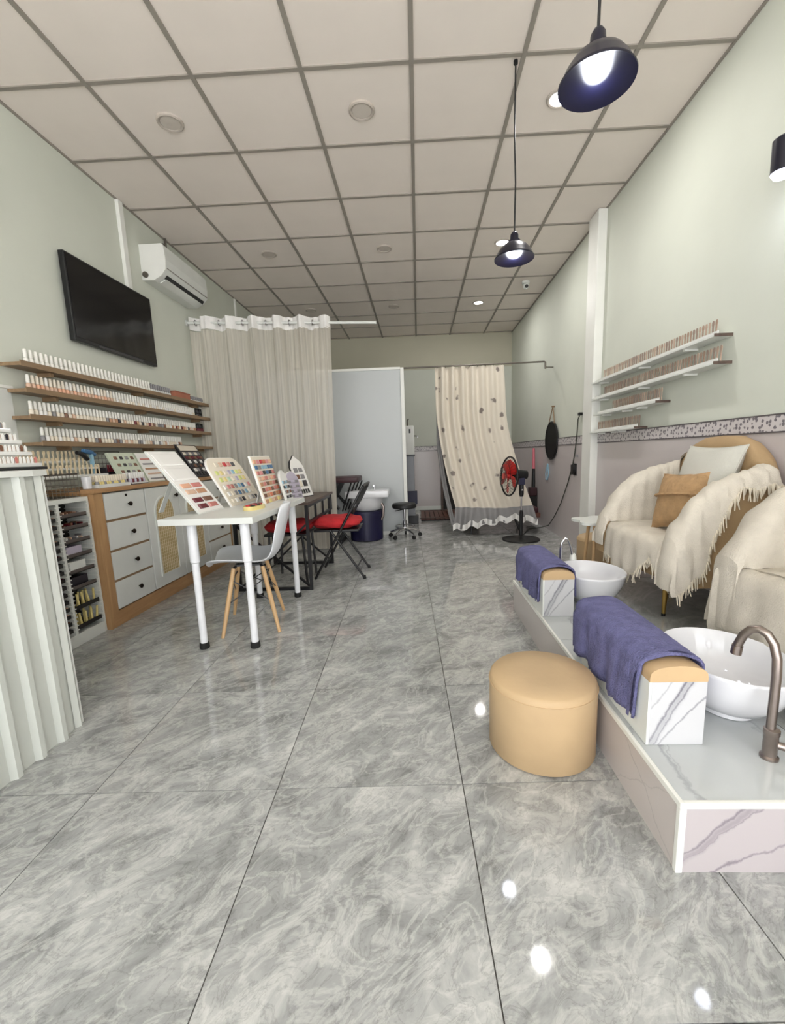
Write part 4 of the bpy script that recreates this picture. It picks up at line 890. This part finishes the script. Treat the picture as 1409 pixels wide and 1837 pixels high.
ring = lambda r, o_, n=40: [tuple(hc+nd*o_+(ea*math.cos(2*PI*k/n)+eb*math.sin(2*PI*k/n))*r) for k in range(n)]
part('cage_ring', B().tube(ring(.222, 0), .010, 8, True), m_blackp, t, smooth=60)
bb = B()
for r, o_ in ((.15, .05), (.15, -.05), (.07, .065), (.07, -.065)): bb.tube(ring(r, o_), .0025, 5, True)
for k in range(30):
    a = 2*PI*k/30; dv = ea*math.cos(a)+eb*math.sin(a)
    for s_ in (1, -1): bb.tube([hc+nd*s_*.068+dv*.03, hc+nd*s_*.05+dv*.15, hc+dv*.22], .0014, 4)
part('cage_wire', bb, m_black, t, smooth=50)
for k in range(5):
    a = 2*PI*k/5+.2; rows = []
    for q in range(7):
        rr = .03+.165*q/6; w_ = .02+.05*math.sin(PI*min(1, .25+q/8)); r_ = []
        for s_ in (-1, -.5, 0, .5, 1):
            an = a+.15*q/6+s_*(.30+.24*math.sin(PI*q/6.6)); r_.append(tuple(hc+(ea*math.cos(an)+eb*math.sin(an))*rr+nd*(.02*s_)))
        rows.append(r_)
    bl = part('blade', B().grid(rows), m_red2, t, smooth=80); md = bl.modifiers.new('thick', 'SOLIDIFY'); md.thickness = .003
part('hub', B().cyl(hc-nd*.02, hc+nd*.03, .034, .025, 20), m_red2, t, smooth=50)
part('badge', B().cyl(hc+nd*.066, hc+nd*.072, .034, None, 20), m_red2, t, smooth=50)
t = thing('wall_mirror', 'round dark mirror hung by a strap on the right wall', 'mirror', (XR-.02, 5.63, .92))
mc = (XR-.03, 5.63, 1.165)
bb = B(); bb.grid([[(xx, mc[1]+rr*math.cos(2*PI*k/48), mc[2]+rr*math.sin(2*PI*k/48)) for k in range(48)] for xx, rr in ((XR-.016, .24), (XR-.036, .24), (XR-.040, .232), (XR-.036, .224))], True, False); part('frame', bb, m_black, t, smooth=40)
bb = B(); bb.grid([[(xx, mc[1]+.226*math.cos(2*PI*k/48), mc[2]+.226*math.sin(2*PI*k/48)) for k in range(48)] for xx in (XR-.034, XR-.020)], True, True); part('glass', bb, m_mirror, t, label='dark glass')
for s_ in (-1, 1): part('strap', B().tube([(XR-.03, 5.63+s_*.12, 1.372), (XR-.02, 5.615, 1.585)], .006, 5), m_shelf, t, smooth=40)
part('peg', B().cyl((XR, 5.615, 1.585), (XR-.035, 5.615, 1.585), .010), m_shelf, t, smooth=40)
t = thing('power_cable', 'thin dark cable hanging on the right wall down to the floor', 'cable', (XR-.02, 5.2, 0))
part('cord', B().tube([(XR-.02, 4.68, 1.41), (XR-.022, 4.73, 1.36), (XR-.022, 4.75, 1.2), (XR-.022, 4.80, 1.0), (XR-.022, 4.86, .86), (XR-.022, 5.0, .66), (XR-.025, 5.2, .42), (XR-.03, 5.40, .24), (XR-.04, 5.62, .08), (XR-.08, 5.85, .008), (XR-.25, 5.80, .006), (1.3, 5.4, .006)], .006, 6), M('dark_green_flex', (60, 64, 54), .6), t, smooth=60)
part('plug', B().box((XR-.04, 4.66, 1.395), (XR-.0, 4.70, 1.425), .006), m_blackp, t)
t = thing('wall_socket', 'dark half round socket cover on the right wall', 'socket', (XR-.02, 4.79, .83))
bb = B(); bb.prism([(4.83, .775), (4.83, .885)] + [(4.83-.075*math.sin(k*PI/10), .83+.055*math.cos(k*PI/10)) for k in range(1, 10)], 'X', XR-.05, XR-.012); part('cover', bb, m_blackp, t)
part('back_plate', B().box((XR-.016, 4.75, .765), (XR-.008, 4.845, .895), .002), m_black, t)
solo('wall_hook', B().box((XR-.04, 4.72, .965), (XR-.012, 4.74, .99), .004), m_sw['grey'], 'tiny grey hook on the tiled right wall above the dark socket', 'hook')
t = thing('broom', 'broom with pink handle and dark bristles hanging in the back right corner', 'broom', (1.655, 6.35, .1))
part('handle', B().cyl((1.66, 6.33, .78), (1.66, 6.34, 1.08), .022, .016, 12), m_pink, t, smooth=40)
part('shaft', B().cyl((1.66, 6.33, .52), (1.66, 6.33, .79), .028, .022, 12), m_blackp, t, smooth=40)
part('head', B().box((1.60, 6.27, .40), (1.70, 6.40, .52), .01), m_maroon, t)
part('bristles', B().prism([(1.61, .40), (1.70, .40), (1.71, .06), (1.58, .06)], 'Y', 6.28, 6.39), m_dark, t)
t = thing('wall_hanger', 'pale blue hanger loop on the right wall below the mirror', 'hanger', (XR-.02, 5.9, .7))
part('loop', B().tube([(XR-.02, 5.78, .86), (XR-.02, 5.74, .74), (XR-.02, 5.78, .66), (XR-.02, 5.85, .66), (XR-.02, 5.87, .74), (XR-.02, 5.80, .86)], .006, 6), m_sw['sky'], t, smooth=60)
part('hook', B().cyl((XR, 5.79, .865), (XR-.03, 5.79, .865), .006), m_sw['sky'], t, smooth=40)

# ------------------------------------------------------------------ marble platform
PX, PY0, PY1, PH = .618, .95, 2.83, .197
t = thing('foot_spa_platform', 'low marble clad platform along the right wall carrying the basins', 'platform', (1.2, 1.9, 0))
part('core', B().box((PX+.012, PY0+.012, 0), (XR-.02, PY1-.012, PH-.012)), m_grout, t)
part('front_panel', B().box((PX+.012, PY0, 0), (XR-.014, PY0+.012, PH-.012)), m_marbf, t)
part('side_panel', B().box((PX, PY0+.012, 0), (PX+.012, PY1-.012, PH-.012)), m_marbs, t)
part('end_panel', B().box((PX+.012, PY1-.012, 0), (XR-.014, PY1, PH-.012)), m_marbs, t)
part('marble_slab', B().box((PX+.008, PY0+.008, PH-.012), (1.085, 1.88, PH)), m_marbt, t)
part('marble_slab', B().box((PX+.008, 1.883, PH-.012), (1.085, PY1-.004, PH)), m_marbt, t)
part('stone_slab', B().box((1.088, PY0+.008, PH-.012), (XR-.014, 1.62, PH)), m_plat, t)
part('stone_slab', B().box((1.088, 1.623, PH-.012), (XR-.014, PY1-.004, PH)), m_plat, t)
part('edge_trim', B().box((PX-.003, PY0-.003, PH-.016), (PX+.008, PY1, PH+.001), .002), m_trimw, t)
part('edge_trim', B().box((PX+.008, PY0-.003, PH-.016), (XR-.014, PY0+.008, PH+.001), .002), m_trimw, t)
part('corner_trim', B().box((PX-.003, PY0-.003, 0), (PX+.014, PY0+.012, PH-.016), .002), m_trimw, t)

def foot_rest(x0, x1, y0, y1, ty0, ty1, label, tlabel, left_z):
    z0, z1 = PH+.001, PH+.198
    t = thing('foot_rest', label, 'foot rest', ((x0+x1)/2, (y0+y1)/2, z0), group='marble foot rests')
    part('front_panel', B().box((x0+.008, y0, z0), (x1, y0+.010, z1), .001), m_marb, t)
    part('back_panel', B().box((x0+.008, y1-.010, z0), (x1, y1, z1), .001), m_marb, t)
    part('side_panel', B().box((x0, y0, z0), (x0+.008, y1, z1), .001), m_white, t)
    part('side_panel', B().box((x1-.010, y0+.010, z0), (x1, y1-.010, z1)), m_marb, t)
    n = 12; w_ = x1-x0
    pad = [(x0, z1)] + [(x0+w_*(.5-.5*math.cos(PI*k/n)), z1+.012+.036*math.sin(PI*k/n)**.7) for k in range(n+1)] + [(x1, z1)]
    part('padded_top', B().prism(pad, 'Y', y0-.002, y1+.002), m_tanpad, t, smooth=50, label='tan domed vinyl pad')
    # towel draped over the pad: arc over the dome, then two hanging flaps
    arc = [(x0-.010, left_z+ (z1-left_z)*k/8) for k in range(8)] + [(x0-.008, z1)] + [(x0+w_*(.5-.53*math.cos(PI*k/16)), z1+.014+.046*math.sin(PI*k/16)**.6) for k in range(17)] + [(x1+.008, z1-.01), (x1+.010, z1-.05), (x1+.012, z1-.10)]
    rows = []
    for q in range(41):
        y = ty0+(ty1-ty0)*q/40; wv = .004*math.sin(q*.9)+.003*math.sin(q*2.3)
        rows.append([(x+(wv if k < 9 or k > 26 else 0) + (.012*math.sin(q*.5)*(1-k/8) if k < 8 else 0), y + (.02*(1-k/9) if k < 9 else 0), z+.002*math.sin(q*1.7+k*.8)) for k, (x, z) in enumerate(arc)])
    tw = thing('towel', tlabel, 'towel', ((x0+x1)/2, (ty0+ty1)/2, z1), group='violet towels on the foot rests')
    o = part('cloth', B().grid(rows), m_towel, tw, smooth=80); md = o.modifiers.new('thick', 'SOLIDIFY'); md.thickness = .008; md.offset = 1
    part('hem_band', B().grid([[(p[0]-.003 if k < 9 else p[0]+(.003 if k > 26 else 0), p[1]-.001 if False else p[1]+dy, p[2]+.010) if 8 < k < 27 else (p[0]-.010 if k <= 8 else p[0]+.010, p[1]+dy, p[2]) for k, p in enumerate(rows[0])] for dy in (.012, .03)]), m_towel, tw, smooth=80)
foot_rest(.640, .802, 1.160, 1.66, 1.195, 1.71, 'nearer marble foot rest with tan padded top', 'violet towel draped over the nearer marble foot rest', .245)
foot_rest(.625, .785, 2.165, 2.66, 2.19, 2.70, 'farther marble foot rest with tan padded top', 'violet towel draped over the farther marble foot rest', .26)
def bowl(x, y, label):
    t = thing('foot_basin', label, 'basin', (x, y, PH+.001), group='white foot basins')
    P_ = [(r*.85, z) for r, z in [(.085, 0), (.095, .002), (.092, .018), (.13, .032), (.172, .075), (.198, .125), (.210, .170), (.212, .178), (.208, .182), (.203, .178), (.192, .13), (.165, .08), (.12, .045), (.03, .034), (.001, .033)]]
    part('bowl', B().lathe((x, y, PH+.001), P_, 56, 1.2), m_ceram, t, smooth=60)
    part('drain', B().lathe((x, y, PH+.034), [(.001, .004), (.018, .004), (.022, .001), (.022, -.002)], 20), m_chrome, t, smooth=50)
bowl(.992, 1.362, 'near white ceramic foot basin beside the large towel')
bowl(.955, 2.40, 'far white ceramic foot basin beside the small towel')
t = thing('faucet', 'brushed steel gooseneck faucet beside the near foot basin', 'faucet', (.946, 1.105, PH+.001))
part('base', B().lathe((.946, 1.105, PH+.001), [(.022, 0), (.022, .006), (.017, .010), (.017, .07), (.019, .072), (.019, .086), (.013, .09)], 20), m_steel, t, smooth=50)
ux, uy = -.40, .55
gp_ = [(0, .28), (0, .37), (0, .44), (.004, .487), (.018, .525), (.04, .548), (.068, .557), (.095, .55), (.118, .528), (.132, .50), (.136, .485)]
part('spout', B().tube([(.942+ux*a, 1.105+uy*a, z) for a, z in gp_], .0115, 12), m_steel, t, smooth=60)
part('aerator', B().cyl((.942+ux*.134, 1.105+uy*.134, .494), (.942+ux*.138, 1.105+uy*.138, .468), .0135, None, 16), m_steel, t, smooth=50)
part('handle', B().tube([(.946, 1.105, PH+.045), (.985, 1.085, PH+.040), (1.02, 1.068, PH+.035)], .011, 10), m_steel, t, smooth=50)
t = thing('faucet', 'small white gooseneck faucet behind the far foot basin', 'faucet', (.985, 2.645, PH+.001))
part('spout', B().tube([(.86, 2.62, .22), (.86, 2.62, .44), (.865, 2.62, .49), (.885, 2.62, .52), (.905, 2.62, .51), (.925, 2.625, .46), (.935, 2.63, .41)], .0085, 10), m_chrome, t, smooth=60)
part('spray_head', B().lathe((.94, 2.632, .375), [(.014, 0), (.022, .004), (.018, .03), (.010, .045)], 16), m_white, t, smooth=50)
part('base', B().lathe((.86, 2.62, PH+.001), [(.022, 0), (.018, .02), (.010, .025)], 16), m_chrome, t, smooth=50)
def valve(x, y, label):
    t = thing('drain_valve', label, 'valve', (x, y, PH+.001), group='drain valves by the foot rests')
    part('body', B().cyl((x, y, PH+.001), (x, y, PH+.03), .012, .010), m_chrome, t, smooth=40)
    part('lever', B().tube([(x, y, PH+.03), (x-.015, y-.02, PH+.034), (x-.022, y-.04, PH+.03)], .006, 6), m_steel, t, smooth=50)
valve(.655, 1.725, 'small chrome valve at the rear of the nearer foot rest')
valve(.648, 2.72, 'small chrome valve at the rear of the farther foot rest')

# ------------------------------------------------------------------ ottomans, side table
def ottoman(x, y, z, r, h, mat, label):
    t = thing('ottoman', label, 'ottoman', (x, y, z))
    part('side_cover', B().lathe((x, y, z), [(r*.93, .001), (r, .010), (r, h-.025)], 56), mat, t, smooth=60)
    part('seat_top', B().lathe((x, y, z), [(r, h-.025), (r*.985, h-.008), (r*.94, h+.001), (r*.5, h+.006), (.001, h+.007)], 56), mat, t, smooth=60)
    part('piping', B().tube([(x+(r+.0005)*math.cos(2*PI*k/64), y+(r+.0005)*math.sin(2*PI*k/64), z+h-.024) for k in range(64)], .0022, 6, True), mat, t, smooth=60)
ottoman(.420, 1.445, 0, .184, .272, m_ottom, 'round tan leatherette ottoman on the floor beside the platform')
ottoman(1.45, 3.42, 0, .19, .36, m_ottom, 'tan ottoman half hidden behind the small white side table')
t = thing('side_table', 'small white scalloped side table with beech legs beside the sofa', 'table', (1.23, 3.12, 0))
pts = [(1.285+(.165+.026*math.cos(5*a_))*math.cos(a_), 3.10+(.18+.028*math.cos(5*a_))*math.sin(a_)) for a_ in (2*PI*k/60 for k in range(60))]
part('tabletop', B().prism(pts, 'Z', .530, .548), m_white, t, smooth=30)
for k in range(3):
    a = 2*PI*k/3+PI*1.32; part('leg', B().tube([(1.27+.07*math.cos(a), 3.10+.07*math.sin(a), .53), (1.27+.12*math.cos(a), 3.10+.13*math.sin(a), 0)], [.013, .009], 10), m_beech, t, smooth=50)
part('apron', B().cyl((1.24, 3.10, .515), (1.24, 3.10, .53), .08), m_beech, t, smooth=40)

# ------------------------------------------------------------------ shell sofas and their throws
SX, SB, ST = 1.285, .425, .10
XBK, XFR, RC = 1.688, 1.165, .17          # back face, arm front, corner radius of the D-shaped shell
S1 = SB-RC; S2 = S1+RC*PI/2; SM = S2+(XBK-RC-XFR)
def lerp(tb, x):
    if x <= tb[0][0]: return tb[0][1]
    for (a, b), (c, d) in zip(tb, tb[1:]):
        if x <= c: return b+(d-b)*(x-a)/(c-a)
    return tb[-1][1]
HT = [(0, 1.10), (.12, 1.095), (.22, 1.06), (.30, 1.0), (.38, .955), (.48, .935), (.57, .918), (.70, .865), (.768, .80), (.81, .745), (.85, .675), (.877, .62)]
def spath(s, ins, yc):
    sg = 1 if s >= 0 else -1; s = abs(s)
    if s <= S1: return (XBK-ins, yc+sg*s)
    if s <= S2: a = (s-S1)/RC; r = RC-ins; return (XBK-RC+r*math.cos(a), yc+sg*(S1+r*math.sin(a)))
    return (XBK-RC-(s-S2), yc+sg*(SB-ins))
def sprof(s, yc, off, zin, zout):
    """cross section of the shell at path position s (0 = middle of the back): inside seat level, over the top, down the outside"""
    h = lerp(HT, abs(s))
    def P(ins, z): x, y = spath(s, ins, yc); return (x, y, z)
    t_ = ST+off
    pr = [(t_, zin), (t_, zin+(h-.05-zin)*.5), (t_, h-.05), (t_-.012, h-.018+off*.6), (ST*.72, h-.004+off), (ST*.5, h+off), (ST*.28, h-.004+off), (.012-off, h-.018+off*.6), (-off, h-.05)]
    if zout is not None:
        zt = h-.05
        for k in range(1, 6): pr.append((-off-.004*k*(1 if off else 0), zt+(zout-zt)*k/5))
    return [P(i, z) for i, z in pr]
def fringe(pts, ln, rn):
    bb = B()
    for p, q in zip(pts, pts[1:]):
        p, q = Vector(p), Vector(q); n = max(1, int((q-p).length/.010))
        for k in range(n):
            b = p+(q-p)*((k+.5)/n); l_ = ln*rn.uniform(.6, 1.2); e = b+Vector((rn.uniform(-.012, .012), rn.uniform(-.012, .012), -l_))
            bb.cyl(b+Vector((0, 0, .008)), e, .0042, .0022, 4)
    return bb
def sofa(yc, label):
    t = thing('sofa', label, 'sofa', (SX, yc, PH+.001), group='tan shell sofas on the platform')
    rows = [sprof(-SM+2*SM*k/72, yc, 0, .45, .395) for k in range(73)]
    part('shell_back', B().grid(rows, False), m_velvet, t, smooth=60)
    for th in (-SM, SM):
        r = sprof(th, yc, 0, .395, .395); bb = B(); bb.bm.faces.new([bb.bm.verts.new(p) for p in r]); part('arm_end', bb, m_velvet, t)
    def ol(ex, ey):
        pts = []
        for k in range(64):
            a = 2*PI*k/64; c, s_ = math.cos(a), math.sin(a); p = 3.2; q = (abs(c)**p+abs(s_)**p)**(-1/p); pts.append((1.435+(.245+ex)*q*c, yc+(.385+ey)*q*s_))
        return pts
    bb = B(); bb.grid([[(x, y, z) for x, y in ol(e, e)] for e, z in ((-.03, .385), (-.005, .392), (0, .41), (0, .50))], True, True); part('seat_base', bb, m_velvet, t, smooth=50)
    bb = B(); bb.grid([[(x, y, z) for x, y in ol(e, e-.03)] for e, z in ((-.01, .50), (0, .515), (0, .565), (-.012, .582), (-.05, .59))], True, True); part('seat_cushion', bb, m_velvet, t, smooth=50)
    for x, y in ((1.235, -.255), (1.235, .28), (1.56, -.25), (1.56, .25)):
        lg = part('leg', B().tube([(x, yc+y, .39), (x-.004, yc+y, PH+.014)], [.016, .009], 14), m_gold, t, smooth=50)
        part('foot_cap', B().cyl((x-.004, yc+y, PH+.001), (x-.004, yc+y, PH+.015), .0095), m_rubber, lg, smooth=40)
    return t
def wr(p, k, q, am=.006):
    x, y, z = p; return (x+am*math.sin(k*.55+q*.9), y+am*math.sin(k*.8-q*.6), z+am*.6*math.sin(k*1.1+q))
def seat_drape(yc, hem, y0, y1, mat, t, rn, frs=.045, xf=1.160, xe=.06):
    rows = []; n = 56; hems = []
    for k in range(n+1):
        s_ = k/n; y = yc+y0+(y1-y0)*s_; e = abs(y-yc)/.40; xb = xf+xe*e**5; hz = hem(s_)
        pr_ = [(1.58, .598), (1.50, .602), (1.40, .604), (1.30, .604), (1.22, .603), (xb+.05, .60), (xb+.018, .592), (xb, .572), (xb-.006, .54), (xb-.010, .54+(hz-.54)*.35), (xb-.012, .54+(hz-.54)*.7), (xb-.010, hz)]
        r = [(x+(.009*math.sin(k*.62)*(max(0, q-7)/4)), y, z+.005*math.sin(k*.4+q)*(q < 7)) for q, (x, z) in enumerate(pr_)]
        rows.append(r); hems.append(r[-1])
    part('seat_drape', B().grid(rows), mat, t, smooth=80)
    part('fringe', fringe(hems, frs, rn), m_fringe, t, stuff=True)
def arm_drape(yc, th0, th1, hem, mat, t, rn, zin=.60, off=.014, frs=.045, fr=True, n=60):
    rows = []; hems = []
    for k in range(n+1):
        th = th0+(th1-th0)*k/n; r = sprof(th, yc, off, zin, hem(th)); r = [wr(p, k, q, .005 if 2 < q else .003) for q, p in enumerate(r)]
        rows.append(r); hems.append(r[-1])
    part('arm_drape', B().grid(rows), mat, t, smooth=80)
    if fr: part('fringe', fringe(hems, frs, rn), m_fringe, t, stuff=True)
    # front closing fold hanging over the arm end
    return rows
def front_fold(rows, mat, t, zl, fwd=-.020):
    """vertical fall of the cloth across the front of an arm"""
    out = [[(p[0]+fwd*min(1, q/3)+.003*math.sin(k)*(q > 0), p[1], p[2]+(min(zl, p[2])-p[2])*q/6) for q in range(7)] for k, p in enumerate(rows[0])]
    part('end_drape', B().grid(out), mat, t, smooth=80)
    return [r[-1] for r in out]
rf = random.Random(5)
Y1, Y2 = 2.40, 1.285
sofa(Y1, 'far tan velvet shell sofa with cream throw over seat and arms')
t = thing('throw_blanket', 'cream fringed throw over the seat and arms of the far sofa', 'blanket', (1.3, Y1, .38))
seat_drape(Y1, lambda s_: .375+.025*math.sin(s_*9)+(.10*max(0, 1-abs(s_-.20)/.15)), -.385, .40, m_throw, t, rf)
hemn = lambda q: lerp([(.44, .865), (.62, .845), (.665, .80), (.71, .66), (.775, .46), (.825, .40), (.877, .375)], abs(q)) + .010*math.sin(q*60)
R1 = arm_drape(Y1, -SM, -.43, hemn, m_throw, t, rf); front_fold(R1, m_throw, t, .385)
R2 = arm_drape(Y1, SM, .30, lambda q: .52+.02*math.sin(q*30), m_throw, t, rf, fr=False); front_fold(R2, m_throw, t, .45)
Y2 -= .015
sofa(Y2, 'near shell sofa wholly covered in beige cloth at the right edge')
t = thing('throw_blanket', 'beige cover over the near sofa at the right photo edge', 'blanket', (1.3, Y2, .3))
seat_drape(Y2, lambda s_: .285+.012*math.sin(s_*14), -.40, .41, m_throw2, t, rf, .035, 1.178, -.022)
for sg in (-1, 1):
    R1 = arm_drape(Y2, sg*SM, 0, lambda q: .35+.01*math.sin(q*40), m_throw2, t, rf, frs=.035); front_fold(R1, m_throw2, t, .35, -.006)
def pillow(name, c, w, h, dp, right, upv, mat, label, n=20):
    r = Vector(right).normalized(); u = Vector(upv); u = (u-r*u.dot(r)).normalized(); nn = r.cross(u)
    t = thing(name, label, 'cushion', c)
    bb = B()
    def pt(a, b, s_):
        pin = 1-.10*(1-abs(a)**2)*abs(b)**2 ; pin2 = 1-.10*(1-abs(b)**2)*abs(a)**2
        th = ((1-a*a)*(1-b*b))**.38
        return tuple(Vector(c)+r*(w/2*a*pin2)+u*(h/2*b*pin)+nn*(s_*(dp/2*th+.003)))
    for s_ in (1, -1): bb.grid([[pt(-1+2*i/n, -1+2*j/n, s_) for i in range(n+1)] for j in range(n+1)])
    bmesh.ops.remove_doubles(bb.bm, verts=bb.bm.verts[:], dist=.0005)
    part('cover', bb, mat, t, smooth=80)
    ed = [pt(-1+2*i/n, -1, 0) for i in range(n)]+[pt(1, -1+2*i/n, 0) for i in range(n)]+[pt(1-2*i/n, 1, 0) for i in range(n)]+[pt(-1, 1-2*i/n, 0) for i in range(n)]
    part('piping', B().tube(ed, .0045, 6, True), mat, t, smooth=60)
    return t, lambda a, b, e=.002: Vector(pt(a, b, 1))+nn*e
t, f = pillow('throw_pillow', (1.50, 2.31, .90), .37, .31, .12, (.12, -1, .0), (.32, 0, 1), m_pilw, 'white scatter cushion with small dark print on the far sofa')
bb = B()
for row, items in ((-.22, ((-.42, .05), (-.30, .05), (.08, .045), (.18, .05), (.29, .05), (.39, .045))), (-.36, ((.20, .05), (.30, .06), (.40, .05)))):
    for a, wd in items:
        q = [f(a, row), f(a+wd, row), f(a+wd, row+.06), f(a, row+.06)]; q2 = [p+(f(a, row, .004)-f(a, row)) for p in q]; bb.grid([q, q2], True, True)
part('print_mark', bb, m_ink, t, stuff=True, label='small dark printed marks')
t, f = pillow('throw_pillow', (1.39, 2.33, .765), .30, .31, .12, (.28, -1, .10), (.30, .12, 1), m_pilo, 'camel plush scatter cushion with ruffle band on the far sofa')
bb = B(); bb.grid([[tuple(f(-1+2*k/40, .1+dz, e+.004*math.sin(k*1.7))) for k in range(1, 40)] for dz, e in ((.08, .003), (.05, .02), (0, .022), (-.03, .004))]); part('ruffle', bb, m_pilo, t, smooth=80)
